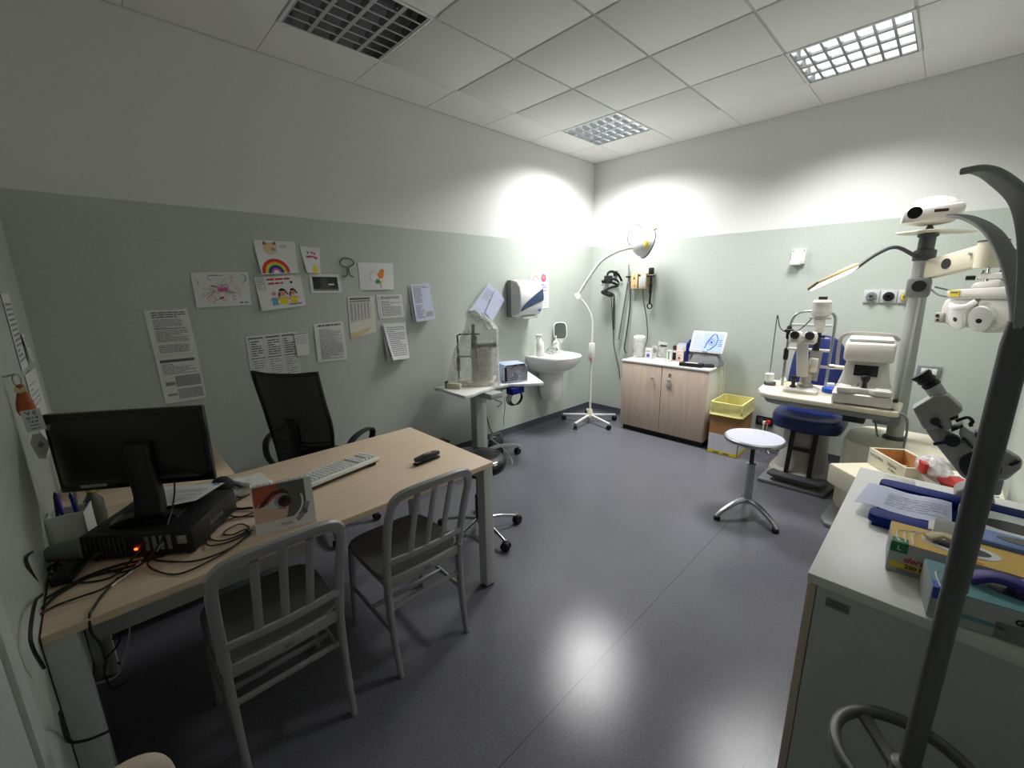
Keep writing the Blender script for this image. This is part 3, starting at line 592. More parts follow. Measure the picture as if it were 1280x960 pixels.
e.band(.55, .42, .36, .4, 'paper', -70, 20); e.band(.55, .42, .43, .52, 'inkmid', -62, -8); e.rect(.9, .02, .99, .16, 'ink'); e.poly([(.62, .98), (.98, .98), (.98, .5), (.9, .8)], 'ink'); e.disc(.8, .7, .06, 'lensgrey')
part(t, 'eye_photo', e.b)
b = B(); b.text('rooc', .021, 'ink', cf @ TR(.0, .022, .002, 0), .0003, 0, .25); part(t, 'lettering', b)
b = B()
for k in range(26):
    x = -cw / 2 + .008 + (cw - .036) * k / 25; b.tube([(x, cl + .007 * math.cos(2 * PI * q / 8), ch + .001 + .007 * math.sin(2 * PI * q / 8)) for q in range(8)], .0008, 'darkgrey', 4, closed=True)
o = part(t, 'spiral_binding', b); o['kind'] = 'stuff'
# small dark round speaker and white card device
p = gz(287, 617, DZ)
t = thing('speaker', 'black ball shaped speaker beside the printed form', 'speaker', (p.x - .022, p.y, DZ))
b = B().lathe([(.0, .0), (.026, .0), (.034, .012), (.042, .035), (.04, .058), (.028, .076), (.01, .084), (0, .085)], 'blackmatte', 24); part(t, 'body', b)
part(t, 'base_ring', B().lathe([(.022, 0), (.03, 0), (.03, .006), (.022, .006)], 'black', 24))
t = thing('desk_phone', 'white flat desk telephone behind the calendar', 'telephone', (-4.13, -1.06, DZ), 4)
part(t, 'base', B().loft([[(x, y, z) for x, y in rrect(w, d, .01)] for z, w, d in ((0, .17, .15), (.012, .17, .15), (.026, .15, .13))], 'white'))
part(t, 'handset', B().loft([[(x, y, z) for y, z in rrect(.045, h, .01)] for x, h in ((-.0, .02), (.02, .03), (.05, .02), (.09, .02), (.115, .03), (.135, .02))], 'whitegloss', T=TR(-.045, .03, .04, -70)))
b = B()
for i in range(4):
    for j in range(3): b.box((-.065 + .024 * j, -.045 + .022 * i, .028), (.014, .012, .004), 'inkmid', .001)
part(t, 'keypad', b)
# card box with pens, small clutter near the wall
t = thing('pen_box', 'open white card box holding blue and grey pens by the left wall', 'box', (-4.682, -1.05, DZ), 80)
b = B()
for lo, hi in (((-.06, -.05, 0), (.06, .05, .004)), ((-.06, -.05, 0), (-.056, .05, .11)), ((.056, -.05, 0), (.06, .05, .095)), ((-.06, -.05, 0), (.06, -.046, .1)), ((-.06, .046, 0), (.06, .05, .1))): b.bar(lo, hi, 'white')
part(t, 'carton', b)
part(t, 'lid_flap', B().prism([(0, -.05), (.1, -.02), (.085, .05), (0, .05)], 0, .002, 'white', 0, TR(.06, 0, .095, 0, 0, 35)))
for k, (x, y, m, h) in enumerate(((-.03, 0, 'navy', .16), (-.01, -.025, 'navy', .15), (.01, .02, 'purple', .15), (.035, -.01, 'midgrey', .16), (-.035, .03, 'black', .17))):
    a = INV[t].inverted() @ Vector((x, y, .005)); b_ = B(); b_.cyl((0, 0, 0), ((k - 2) * .008, .012, h), .005, m, n=8); b_.cyl(((k - 2) * .008, .012, h), ((k - 2) * .0083, .0125, h + .012), .005, m, .002, 8)
    solo(b_, 'pen', ['dark blue pen standing nearest the wall in the white card box', 'second dark blue pen in the front corner of the white card box', 'violet pen in the middle of the white card box', 'grey pen nearest the flap of the white card box', 'tall black pen at the back of the white card box'][k], 'pen', tuple(a), group='pens in the white card box')
t = thing('green_bottle', 'small olive bottle with a cap behind the white card box', 'bottle', (-4.62, -.98, DZ)); part(t, 'body', B().lathe([(0, 0), (.028, 0), (.03, .01), (.03, .09), (.012, .12), (.012, .13)], 'lensgrey', 18)); part(t, 'cap', B().cyl((0, 0, .13), (0, 0, .155), .014, 'yellow', n=16))
t = thing('paper_cup', 'crumpled grey cup lying on the desk below the monitor', 'cup', (-4.69, -1.25, DZ + .038), 70)
b = B().lathe([(.022, -.05), (.026, -.045), (.038, .045), (.036, .045), (.024, -.04)], 'midgrey', 20, TR(0, 0, 0, 0, 90)); part(t, 'body', b); part(t, 'rim', B().lathe([(.036, .043), (.04, .045), (.036, .048)], 'palegrey', 20, TR(0, 0, 0, 0, 90)))
t = thing('power_brick', 'black power adapter among the cables near the wall end of the desk', 'power adapter', (-4.69, -1.36, DZ), 70); part(t, 'body', B().box((0, 0, .016), (.1, .05, .032), 'black', .008)); part(t, 'cord', B().tube([(.05, 0, .012), (.08, .03, .006), (.06, .08, .005), (0, .1, .005)], .003, 'black', 6, 6))
t = thing('card_pad', 'grey folded paper lying under the near side of the monitor', 'paper', (-4.53, -1.06, DZ), 30); part(t, 'sheet', B().box((0, 0, .012), (.16, .11, .002), 'palegrey')); part(t, 'pad', B().box((0, 0, .0055), (.17, .12, .011), 'midgrey', .003))
# cables
def cable(pts, r, label, m='black', z=DZ + .004, sm=6, name='cable', group='cables on and under the desk'):
    b = B(); b.tube(pts, r, m, 6, sm); q = min(pts, key=lambda p: p[2]); return solo(b, name, label, 'cable', (q[0], q[1], q[2]), 0, group, world=True)
zz = lambda *uv, k=0: [gz(u, v, DZ + .004 + .003 * ((i + k) % 3)) for i, (u, v) in enumerate(uv)]
cable(zz((281, 612), (300, 622), (312, 618), (290, 630), (284, 642), (300, 646), (318, 640)), .003, 'black cable leaving the round speaker toward the calendar')
cable(zz((283, 634), (300, 636), (318, 635), (326, 640)), .005, 'thick black cable running straight behind the calendar')
cable(zz((318, 645), (290, 648), (270, 660), (262, 672), (275, 676), (297, 670), (311, 660), (300, 655), (284, 662), (280, 668), (292, 668), (306, 662), (312, 668)), .0028, 'coiled black cable left of the eye calendar')
cable(zz((316, 662), (290, 676), (262, 682), (258, 672), (268, 655), (288, 643)), .0028, 'outer loop of black cable left of the eye calendar', z=DZ)
cable(zz((313, 665), (290, 684), (250, 700), (215, 702), (190, 699), (176, 694)), .003, 'black cable crossing from the coil to the computer back')
cable(zz((312, 668), (282, 690), (240, 712), (215, 718), (192, 712), (184, 704), (190, 698)), .003, 'lower black cable sweeping along the front edge of the desk')
cable(zz((205, 694), (180, 700), (150, 706), (110, 720), (80, 735), (58, 748)), .0045, 'thick black lead from the computer to the wall end of the desk')
cable(zz((170, 706), (140, 714), (110, 722), (75, 741), (54, 760), k=1), .0045, 'second thick black lead beside the first one')
cable(zz((165, 712), (130, 735), (100, 746), (70, 757), (50, 768)), .003, 'thin black lead nearest the desk front toward the wall')
cable(zz((183, 690), (172, 706), (160, 718), (148, 726), (140, 733)), .0032, 'white connector lead hanging from the lit computer port', 'white')
e1 = zz((148, 722), (128, 744), (116, 762), (112, 770)); cable(e1 + [gy(114, 790, -1.655), gy(126, 806, -1.655), gy(132, 830, -1.655), gy(128, 850, -1.655)], .0035, 'black lead dropping over the front edge of the desk')
cable(zz((62, 690), (80, 684), (98, 690), (76, 700), (58, 712), (50, 730)), .003, 'black loop of cable at the left wall end of the desk')
cable([gx(40, 690, -4.735), gx(33, 702, -4.735), gz(52, 740, DZ + .006), gx(44, 752, -4.72), gx(38, 790, -4.72), gx(42, 812, -4.72), gx(55, 835, -4.72)], .0038, 'bundle of black leads falling between desk and left wall')
cable([gx(75, 890, -4.715), gy(85, 925, -1.69), gy(105, 926, -1.69), gy(125, 919, -1.69), gy(140, 912, -1.67)], .004, 'black lead looping round the front left desk leg')
ys = -1.3
for k, (us, lab, m) in enumerate((([(196, 745), (185, 765), (150, 790), (130, 815), (150, 830)], 'dark cable drooping under the desk near the left legs', 'black'), ([(202, 742), (192, 762), (160, 768)], 'white lead hooked under the desk top', 'white'), ([(158, 763), (162, 790), (155, 820), (145, 845), (112, 857)], 'long pale lead hanging below the desk to the floor', 'palegrey'), ([(140, 770), (150, 800), (130, 830), (140, 860), (160, 850)], 'tangled black lead hanging lowest under the desk', 'black'))):
    cable([gy(u, v, ys - .03 * k) for u, v in us], .003, lab, m)
cable([gd(218, 600, 1.52), gd(218, 618, 1.50), gd(214, 640, 1.46), gd(205, 668, 1.40), gd(196, 690, 1.34)], .003, 'black video lead with a ferrite lump hanging from the monitor')
cable([gd(188, 598, 1.50), gd(188, 625, 1.47), gd(187, 640, 1.46), gd(180, 655, 1.45)], .0022, 'thin black lead hanging straight down behind the monitor')
PCB = lambda x, y, z: tuple(INV[bpy.data.objects['desktop_computer']].inverted() @ Vector((x, y, z)))
cable([PCB(-.1, -.152, .05), PCB(-.11, -.19, .04), PCB(-.16, -.22, .006), PCB(-.24, -.16, .006), PCB(-.28, -.06, .006)], .004, 'black mains lead leaving the left of the computer back')
cable([PCB(.03, -.152, .06), PCB(.03, -.2, .05), PCB(-.02, -.24, .006), PCB(-.12, -.25, .006), PCB(-.22, -.2, .012)], .0032, 'black lead curling off the middle of the computer back')
cable([PCB(.08, -.152, .06), PCB(.09, -.18, .07), PCB(.06, -.21, .03), PCB(.0, -.22, .006), PCB(-.06, -.2, .006)], .003, 'black lead looping beside the lit computer port')
cable([PCB(.1, .1, .1), PCB(.05, .02, .103), PCB(-.05, -.03, .102), PCB(-.14, -.1, .103)], .0032, 'black lead lying across the top of the computer')
# ================================================================== chairs
def metal_chair(label, x, y, rz):
    t = thing('metal_chair', label, 'chair', (x, y, 0), rz, 'brushed metal chairs in front of the desk')
    sec = rrect(.026, .038, .01, 2)
    for s in (-1, 1):
        b = B().sweep(catmull([(s * .172, -.215, 0), (s * .175, -.185, .16), (s * .177, -.17, .34), (s * .178, -.175, .45)], 6), rrect(.036, .026, .009, 2), 'alu', up=(1, 0, 0), scale=[.8 + .2 * min(1, i / 12) for i in range(19)]); part(t, 'leg', b)
        b = B().sweep(catmull([(s * .188, .205, 0), (s * .184, .195, .2), (s * .178, .18, .43)], 6), rrect(.03, .026, .009, 2), 'alu', up=(1, 0, 0), scale=[.8 + .2 * min(1, i / 9) for i in range(13)]); part(t, 'leg', b)
        part(t, 'stretcher', B().sweep([(s * .181, -.18, .21), (s * .185, .19, .21)], rrect(.012, .024, .004, 2), 'alu', up=(0, 0, 1)))
    U = [(-.178, -.175, .44), (-.181, -.195, .56), (-.184, -.228, .69), (-.182, -.256, .775), (-.166, -.272, .825), (-.12, -.281, .846), (0, -.288, .852), (.12, -.281, .846), (.166, -.272, .825), (.182, -.256, .775), (.184, -.228, .69), (.181, -.195, .56), (.178, -.175, .44)]
    P = catmull(U, 5); n = len(P); rings = []
    for i, p in enumerate(P):
        tg = (P[min(i + 1, n - 1)] - P[max(i - 1, 0)]).normalized()
        nn = Vector((0, -.95, -.3)); nn = (nn - tg * tg.dot(nn)).normalized(); bb = tg.cross(nn)
        wd = .042 if p.z > .8 else .034
        rings.append([p + bb * a * wd / .034 + nn * c for a, c in rrect(.034, .022, .009, 2)])
    part(t, 'back_frame', B().loft(rings, 'alu'))
    def backy(z): return -.178 - .11 * max(0, (z - .45) / .39) ** 1.15
    for k in (-1, 0, 1):
        zs = [.535 + .29 * i / 6 for i in range(7)]; b = B().sweep([(k * .078, backy(z), z) for z in zs], rrect(.026, .010, .004, 2), 'alu', up=(0, -1, 0)); part(t, 'slat', b)
    def rail(z, name, h): part(t, name, B().sweep(catmull([(-.175, backy(z), z), (0, backy(z) - .012, z), (.175, backy(z), z)], 6), rrect(.012, h, .004, 2), 'alu', up=(0, 0, 1)))
    rail(.53, 'back_rail', .028); 
    b = B().sweep(catmull([(-.175, -.176, .425), (0, -.185, .425), (.175, -.176, .425)], 6), rrect(.014, .045, .004, 2), 'alu', up=(0, 0, 1)); ap = part(t, 'seat_apron', b)
    part(t, 'maker_plate', B().box((0, -.1935, .425), (.03, .003, .016), 'midgrey', .001), parent=ap)
    for yy, zz_ in ((-.172, .3), (.0, .21)):
        part(t, 'stretcher', B().sweep([(-.176, yy, zz_), (.176, yy, zz_)], rrect(.012, .022, .004, 2), 'alu', up=(0, 0, 1)))
    out = sup(.2, .2, 5, 40); rg = []
    for z, k in ((.428, .97), (.432, 1.0), (.444, 1.0), (.449, .97), (.446, .9), (.438, .6), (.436, .25)): rg.append([(px * k, py * k + .02 * k, z) for px, py in out])
    b = B().loft(rg, 'alu_shaded'); part(t, 'seat', b, label='dished metal seat with shade put into its colour')  # seat is the frame's metal; its shading is put into a darker colour
    b = B()
    for s in (-1, 1): b.sweep([(s * .176, -.17, .415), (s * .178, .18, .415)], rrect(.014, .034, .004, 2), 'alu', up=(0, 0, 1))
    b.sweep([(-.178, .185, .415), (.178, .185, .415)], rrect(.014, .034, .004, 2), 'alu', up=(0, 0, 1)); part(t, 'seat_frame', b)
    return t
metal_chair('brushed metal slat back chair nearest the left wall and monitor', -4.21, -1.585, 0)
metal_chair('brushed metal slat back chair nearer the right end of the desk', -3.652, -1.575, -1)
def castor(t, x, y, r=.025, hood='black'):
    a = math.atan2(y, x); f = Matrix.Translation((x, y, 0)) @ Matrix.Rotation(a + .5, 4, 'Z')
    b = B(f)
    for s in (-1, 1): b.cyl((0, s * .006, r), (0, s * .02, r), r, 'rubber', n=18)
    b.cyl((0, -.006, r), (0, .006, r), r * .4, 'darkgrey', n=10)
    b.cyl((0, 0, r * 1.7), (0, 0, r * 2.4), r * .3, 'steel', n=10)
    b.box((0, 0, r * 1.45), (r * 1.5, .012, r * .9), hood, .003); return part(t, 'castor', b)
def star(t, R_, n, a0, m, z0, z1, hub, w=.035, name='base_leg', r=.025):
    for k in range(n):
        a = rad(a0 + 360 / n * k); c, s_ = math.cos(a), math.sin(a)
        b = B().sweep([(c * hub * .6, s_ * hub * .6, z1), (c * R_ * .55, s_ * R_ * .55, (z1 + z0) / 2 + .008), (c * R_, s_ * R_, z0)], rrect(w, .026, .009, 2), m, up=(0, 0, 1), scale=[1, .85, .65]); part(t, name, b); castor(t, c * R_, s_ * R_, r)
# office chair behind the desk
t = thing('office_chair', 'black mesh back office chair with loop arms behind the desk', 'chair', (-3.56, -.39, 0), -53)
star(t, .3, 5, 20, 'black', .065, .1, .04, .05)
part(t, 'gas_column', B().lathe([(.03, .08), (.03, .25), (.018, .26), (.018, .42), (.05, .43), (.05, .44)], 'black', 18))
rg = [[(x, y + .01, z) for x, y in sup(a, c_, 4, 36)] for z, a, c_ in ((.44, .2, .2), (.45, .235, .225), (.475, .245, .235), (.49, .235, .225), (.495, .2, .19))]; part(t, 'seat', B().loft(rg, 'blackmatte'))
def bk(u, v): # backrest surface: u across -1..1, v up 0..1
    w = .175 + .05 * math.sin(PI * min(1, v * 1.1 + .1)) + .0 * v; w = [.15, .19, .205, .205, .2, .195, .2][min(6, int(v * 6))] if False else (.155 + .052 * math.sin(PI * min(.62, v * .9 + .06)))
    return Vector((u * w, -.235 - .07 * v ** 1.3 + .05 * (1 - v) * math.sin(PI * v) + .035 * u * u, .52 + .6 * v + (.012 * abs(u) ** 3 if v > .95 else 0)))
n_ = 14; vs = [bk(-1 + 2 * i / n_, j / n_) for j in range(n_ + 1) for i in range(n_ + 1)]; vs += [p + Vector((0, -.004, 0)) for p in vs]; fs = []; m_ = (n_ + 1) ** 2
for j in range(n_):
    for i in range(n_): a = j * (n_ + 1) + i; q = (a, a + 1, a + n_ + 2, a + n_ + 1); fs.append(q); fs.append(tuple(m_ + x for x in reversed(q)))
part(t, 'mesh_backrest', B().add(vs, fs, 'net'), label='see through black mesh')
loop = [bk(-1, j / 12) for j in range(13)] + [bk(-1 + 2 * i / 10, 1) for i in range(1, 11)] + [bk(1, 1 - j / 12) for j in range(1, 13)] + [bk(1 - 2 * i / 10, 0) for i in range(1, 10)]
part(t, 'back_frame', B().sweep(loop, circ(.011, 8), 'black', closed=True))
part(t, 'back_bar', B().sweep(catmull([(0, .0, .43), (0, -.2, .44), (0, -.25, .5), (0, -.262, .7), (0, -.28, .85)], 6), rrect(.06, .018, .006, 2), 'black', up=(0, -1, 0)))
b = B()
for k in range(5): b.sweep([bk(-.95 + .19 * i, .1 + .045 * k) + Vector((0, -.008, 0)) for i in range(11)], rrect(.012, .006, .002, 1), 'black', up=(0, -1, 0))
part(t, 'lumbar_slats', b)
for s in (-1, 1):
    L = catmull([(s * .25, -.13, .46), (s * .275, -.17, .56), (s * .285, -.15, .655), (s * .29, -.05, .69), (s * .29, .09, .68), (s * .285, .15, .64), (s * .27, .12, .55), (s * .25, .06, .46)], 7)
    part(t, 'armrest', B().sweep(L, rrect(.04, .018, .007, 2), 'black', up=(1, 0, 0)) if False else B().sweep(L, rrect(.018, .042, .007, 2), 'black', up=(1, 0, 0)))
# round stool at the end of the desk
t = thing('swivel_stool', 'round black padded stool with chrome star base at the end of the desk', 'stool', (-2.9, -1.2, 0))
star(t, .27, 5, -22, 'chrome', .06, .105, .03, .026, r=.03)
part(t, 'gas_column', B().lathe([(.026, .08), (.026, .27), (.016, .28), (.016, .44), (.09, .45), (.09, .455)], 'black', 20))
part(t, 'seat', B().lathe([(.0, .455), (.15, .455), (.178, .47), (.187, .5), (.18, .525), (.16, .54), (.1, .545), (0, .545)], 'blackgloss', 36))
# low box and padded chair
t = thing('cable_box', 'dark red brown box with cords low against the wall behind the desk end', 'box', (-2.49, -.1, 0))
part(t, 'body', B().box((-.02, 0, .11), (.27, .12, .22), 'copperbrown', .006)); part(t, 'lid', B().box((-.02, 0, .225), (.28, .125, .014), 'copperbrown', .004)); part(t, 'cord', B().tube([(.11, -.05, .2), (.13, -.07, .12), (.13, -.075, .03), (.16, -.08, .008)], .006, 'black', 6, 6))
t = thing('upholstered_chair', 'beige fuzzy padded chair back just in view below the desk leg', 'chair', (-4.57, -2.425, 0), 200)
rg = []
for k in range(22):
    f_ = k / 21; z = .42 + .343 * math.sin(PI / 2 * f_) if f_ > 0 else .42; e_ = max(0, (z - .625) / .138); a = max(.01, .108 * max(0, 1 - e_ ** 2.6) ** .5) * min(1, .85 + f_); b_ = max(.004, .034 * max(0, 1 - e_ ** 3) ** .5)
    rg.append([(x + .0025 * math.sin(40 * x + z * 30), y - .18, z + .002 * math.sin(60 * x)) for x, y in sup(a, b_, 2.6, 48)])
part(t, 'backrest', B().loft(rg, 'beigefab'))
part(t, 'seat', B().loft([[(x, y, z) for x, y in sup(a, a, 5, 36)] for z, a in ((.38, .14), (.39, .15), (.44, .15), (.455, .13))], 'beigefab'))
for sx in (-1, 1):
    for sy in (-1, 1): part(t, 'leg', B().cyl((sx * .12, sy * .12, 0), (sx * .11, sy * .11, .385), .014, 'steel', n=12))
# ================================================================== along the back wall
# wheeled instrument table
t = thing('instrument_table', 'grey white wheeled instrument table with one column against the green wall', 'table', (-2.12, -.3, 0))
TZ = .74
ol = [gz(u, v, TZ) for u, v in ((549, 485), (560, 489), (581, 495), (592, 492.5), (601, 488.5), (618.6, 483), (636, 480), (660, 479.5), (680, 478), (672, 472), (660, 464))]
ol = [(p.x, p.y) for p in ol] + [(-1.66, -.1), (-2.47, -.1)]
part(t, 'table_top', B().prism(ol, TZ - .028, TZ, 'white', .006), True)
b = B(); b.box((-2.15, -.3, .37), (.1, .085, .68), 'greymet', .01); b.box((-2.1, -.3, .33), (.05, .09, .6), 'palegrey', .008); col = part(t, 'column', b, True)
part(t, 'height_scale', B().box((-2.0745, -.3, .2), (.002, .03, .05), 'white'), True, parent=col)
b = B(); b.box((-2.15, -.36, .685), (.14, .42, .05), 'greymet', .008); b.box((-1.95, -.38, .695), (.3, .1, .03), 'greymet', .006); part(t, 'bracket', b, True)
for (x, y) in ((-1.76, -.42), (-1.76, -.12), (-2.29, -.42), (-2.29, -.12)):
    b = B().sweep([(-2.12, -.3 + (y + .27) * .3, .11), ((-2.12 + x) / 2, (-.3 + y) / 2 + .01, .115), (x - .03 * (1 if x > -2.1 else -1), y, .1), (x + .03 * (1 if x > -2.1 else -1), y, .072)], rrect(.05, .028, .01, 2), 'greymet', up=(0, 0, 1), scale=[1, 1, 1, .9]); part(t, 'base_leg', b, True)
    b = B(Matrix.Translation((x + .02 - .02, y, 0)))
    for s in (-1, 1): b.cyl((0, s * .007, .028), (0, s * .024, .028), .028, 'rubber', n=18)
    b.box((0, 0, .05), (.03, .014, .03), 'black', .004); part(t, 'castor', b, True)
part(t, 'control_box', B().box((-1.86, -.5, .675), (.15, .09, .06), 'navy', .006), True)
b = B()
for k in range(4): b.tube([(-1.86 + (.075 + .006 * k) * math.cos(a) , -.5 + .012 * (k - 1.5), .6 + (.06 + .004 * k) * math.sin(a)) for a in [2 * PI * i / 20 for i in range(20)]], .005, 'black', 6, closed=True)
part(t, 'coiled_cord', b, True)
cable([(-1.93, -.42, .69), (-2.0, -.38, .62), (-2.05, -.36, .68), (-2.02, -.38, .6), (-1.96, -.42, .56), (-2.0, -.4, .52)], .004, 'loose dark loops of cord under the wheeled instrument table')
cable([(-2.03, -.2, .7), (-2.0, -.22, .5), (-1.98, -.26, .3), (-1.95, -.28, .215)], .005, 'dark lead dropping from the wheeled table to the transformer')
cable([(-1.92, -.42, .6), (-1.9, -.4, .5), (-1.88, -.36, .38), (-1.88, -.36, .3)], .0025, 'thin pull cord with a small weight hanging under the wheeled table')
cable([(-2.05, -.36, .22), (-1.98, -.45, .13), (-1.93, -.49, .04), (-1.95, -.54, .006), (-2.0, -.58, .006)], .004, 'pale cord curving over the floor at the wheeled table base', 'palegrey')
t = thing('transformer', 'dark box with a handle on the floor behind the wheeled table column', 'transformer', (-1.92, -.285, 0), -10)
part(t, 'case', B().box((0, 0, .085), (.13, .075, .17), 'darkgrey', .012)); part(t, 'handle', B().sweep(catmull([(-.055, 0, .165), (-.055, 0, .21), (0, 0, .215), (.055, 0, .21), (.055, 0, .165)], 4), rrect(.02, .012, .004, 2), 'midgrey', up=(0, 1, 0)))
# slit lamp under a plastic dust cover
t = thing('covered_instrument', 'eye instrument under a clear plastic dust cover on the wheeled table', 'instrument', (-2.14, -.27, TZ), -45)
part(t, 'base', B().loft([[(x, y, z) for x, y in rrect(w, d, .02)] for z, w, d in ((0, .34, .15), (.03, .34, .15), (.04, .3, .12))], 'cream'))
b = B()
for x, y in ((-.15, .03),): b.tube([(x, y, .04), (x, y, .44), (x + .02, y, .45), (x + .2, y, .45)], .008, 'darkgrey', 8)
b.tube([(-.15, .03, .25), (.02, .03, .25)], .006, 'darkgrey', 8); b.cyl((-.15, .03, .12), (-.15, .03, .24), .016, 'black', n=12); part(t, 'chin_rest_frame', b)
b = B(); b.cyl((0, 0, .04), (0, 0, .36), .03, 'medgrey', n=16); b.cyl((-.005, 0, .36), (-.005, 0, .54), .014, 'black', n=12); b.box((.0, 0, .38), (.05, .06, .12), 'black', .01); part(t, 'column', b)
b = B(); b.loft([[(x + .1, y, z) for x, y in sup(a, c_, 3, 24)] for z, a, c_ in ((.04, .06, .05), (.2, .07, .06), (.34, .06, .05), (.37, .03, .03))], 'medwhite'); b.cyl((.02, -.02, .35), (.17, -.03, .36), .02, 'darkgrey', n=14); b.cyl((.17, -.03, .36), (.2, -.03, .36), .026, 'black', n=14); part(t, 'body', b)
RR = random.Random(5); rg = []
for z, a, c_, ox, p_ in ((.012, .24, .115, -.01, 5), (.05, .235, .105, -.01, 4.5), (.18, .215, .09, .0, 3.6), (.3, .2, .08, .015, 3.4), (.42, .17, .075, .05, 3.2), (.5, .145, .07, .07, 3), (.56, .12, .055, .05, 2.6), (.62, .07, .03, .025, 2.2), (.665, .012, .01, .015, 2)):
    rg.append([(x + ox + RR.uniform(-.006, .006), y + RR.uniform(-.006, .006), z + RR.uniform(-.004, .004)) for x, y in sup(a, c_, p_, 40)])
part(t, 'dust_cover', B().loft(rg, 'film'), label='crumpled clear plastic cover', ang=25)
t = thing('paper_block', 'small cream block with one black end in front of the covered instrument', 'block', (-2.375, -.235, TZ), -62)
part(t, 'block', B().box((.02, 0, .022), (.13, .045, .044), 'ivory', .003)); part(t, 'end_cap', B().box((-.05, 0, .03), (.012, .045, .06), 'black', .002), label='black end')
# blue draped device
t = thing('draped_device', 'small device in a pale blue fabric cover with clear plastic front', 'device', (-1.79, -.385, TZ), -20)
part(t, 'device_body', B().box((0, .01, .07), (.19, .19, .13), 'darkgrey', .012)); b = B()
for k in range(5): b.box((-.07 + .035 * k, -.088, .05 + .02 * (k % 3)), (.02, .004, .02), 'palegrey' if k % 2 else 'purple', .002)
part(t, 'front_panel', b)
b = B(); 
def dr(z, k, fr): return [(x * k + RR.uniform(-.003, .003), (y * k if y > -.1 else y * k * fr) + RR.uniform(-.003, .003), z + RR.uniform(-.003, .003)) for x, y in rrect(.235, .23, .02, 4)]
b.loft([dr(.006, 1, 1), dr(.08, .985, 1), dr(.145, .96, .97), dr(.163, .9, .9), dr(.166, .5, .5)], 'drapeblue')
o = part(t, 'fabric_cover', b, ang=25)
# the clear front window: remove the cover there, put film in
bmx = bmesh.new(); bmx.from_mesh(o.data); bmesh.ops.delete(bmx, geom=[f for f in bmx.faces if f.calc_center_median().y < -.098 and .012 < f.calc_center_median().z < .16], context='FACES'); bmx.to_mesh(o.data); bmx.free()
b = B(); n_ = 10; b.loft([[(-.1 + .2 * i / n_, -.112 + RR.uniform(-.006, .006) - .01 * (1 - j / 5), .008 + .15 * j / 5) for i in range(n_ + 1)] for j in range(6)], 'film_clear', closed=False); part(t, 'clear_window', b, label='clear plastic front', ang=25)
# sink
t = thing('washbasin', 'white ceramic washbasin with half pedestal on the green wall', 'sink', (-.91, 0, .33))
def basin(k, z, dx=0): # D-shaped outline
    o = []
    for i in range(41):
        a = PI + PI * i / 40; c, s_ = math.cos(a), math.sin(a)
        o.append((-.91 + .29 * k * math.copysign(abs(c) ** .72, c), -.06 * k + (.40 * k) * math.copysign(abs(s_) ** .85, s_), z))
    o += [(-.91 + .29 * k * x, -.003, z) for x in (1, .5, 0, -.5, -1)]
    return o
b = B(); b.loft([basin(.42, .66), basin(.6, .665), basin(.82, .715), basin(.95, .775), basin(1, .83), basin(1.0, .85), basin(.985, .858)], 'whitegloss')
inn = lambda k, z: [(-.91 + .245 * k * c, -.235 + .15 * k * s_, z) for c, s_ in [(math.cos(2 * PI * i / 46), math.sin(2 * PI * i / 46)) for i in range(46)]]
part(t, 'basin', b, True)
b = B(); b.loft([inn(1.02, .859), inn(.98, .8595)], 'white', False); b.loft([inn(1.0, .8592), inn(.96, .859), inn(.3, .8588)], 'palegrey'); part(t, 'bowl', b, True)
b = B(); b.loft([[(-.91 + x, min(-.003, -.12 + y), z) for x, y in sup(a, c_, 2.4, 32)] for z, a, c_ in ((.33, .05, .06), (.345, .09, .1), (.42, .115, .13), (.55, .12, .14), (.665, .125, .145))], 'whitegloss'); part(t, 'half_pedestal', b, True)
b = B(); b.cyl((-.91, -.075, .855), (-.91, -.075, .91), .024, 'chrome', n=18); b.cyl((-.91, -.08, .9), (-.91, -.2, .925), .013, 'chrome', n=12); b.cyl((-.91, -.2, .925), (-.91, -.205, .905), .012, 'chrome', n=12); fa = part(t, 'faucet', b, True)
part(t, 'lever', B().cyl((-.91, -.075, .912), (-.85, -.16, .985), .008, 'chrome', n=10), True, parent=fa)
part(t, 'overflow_hole', B().cyl((-.915, -.11, .8585), (-.915, -.11, .861), .009, 'black', n=14), True)
t = thing('spray_bottle', 'white trigger spray bottle at the left end of the washbasin', 'bottle', (-1.08, -.105, .8605), 135)
part(t, 'body', B().lathe([(0, 0), (.04, 0), (.043, .012), (.043, .11), (.036, .15), (.016, .18), (.014, .2), (0, .2)], 'white', 24)); hd = part(t, 'spray_head', B().box((.012, 0, .217), (.07, .024, .03), 'white', .008)); part(t, 'trigger', B().sweep([(.03, 0, .205), (.04, 0, .185), (.032, 0, .165)], rrect(.014, .008, .002, 1), 'white', up=(0, 1, 0)), parent=hd)
t = thing('soap_bottle', 'white pump soap bottle behind the basin tap', 'bottle', (-.795, -.095, .8605), 40)
part(t, 'body', B().lathe([(0, 0), (.036, 0), (.038, .01), (.038, .1), (.03, .125), (.013, .14), (.013, .15), (0, .15)], 'white', 22)); part(t, 'pump', B().tube([(0, 0, .15), (0, 0, .18), (.012, 0, .184), (.045, 0, .18)], .006, 'white', 8))
t = thing('table_mirror', 'small tilting mirror on a white holder at the back of the washbasin', 'mirror', (-.70, -.075, .8605), -40)
mf = frame((0, -.01, .24), (1, 0, 0), (.0, .25, 1))
part(t, 'mirror_frame', B().prism([(x * 1, y) for x, y in sup(.078, .1, 3.6, 28)], -.006, .004, 'white', .002, mf)); part(t, 'mirror_glass', B().prism(sup(.07, .092, 3.6, 28), .004, .0055, 'mirror', 0, mf))
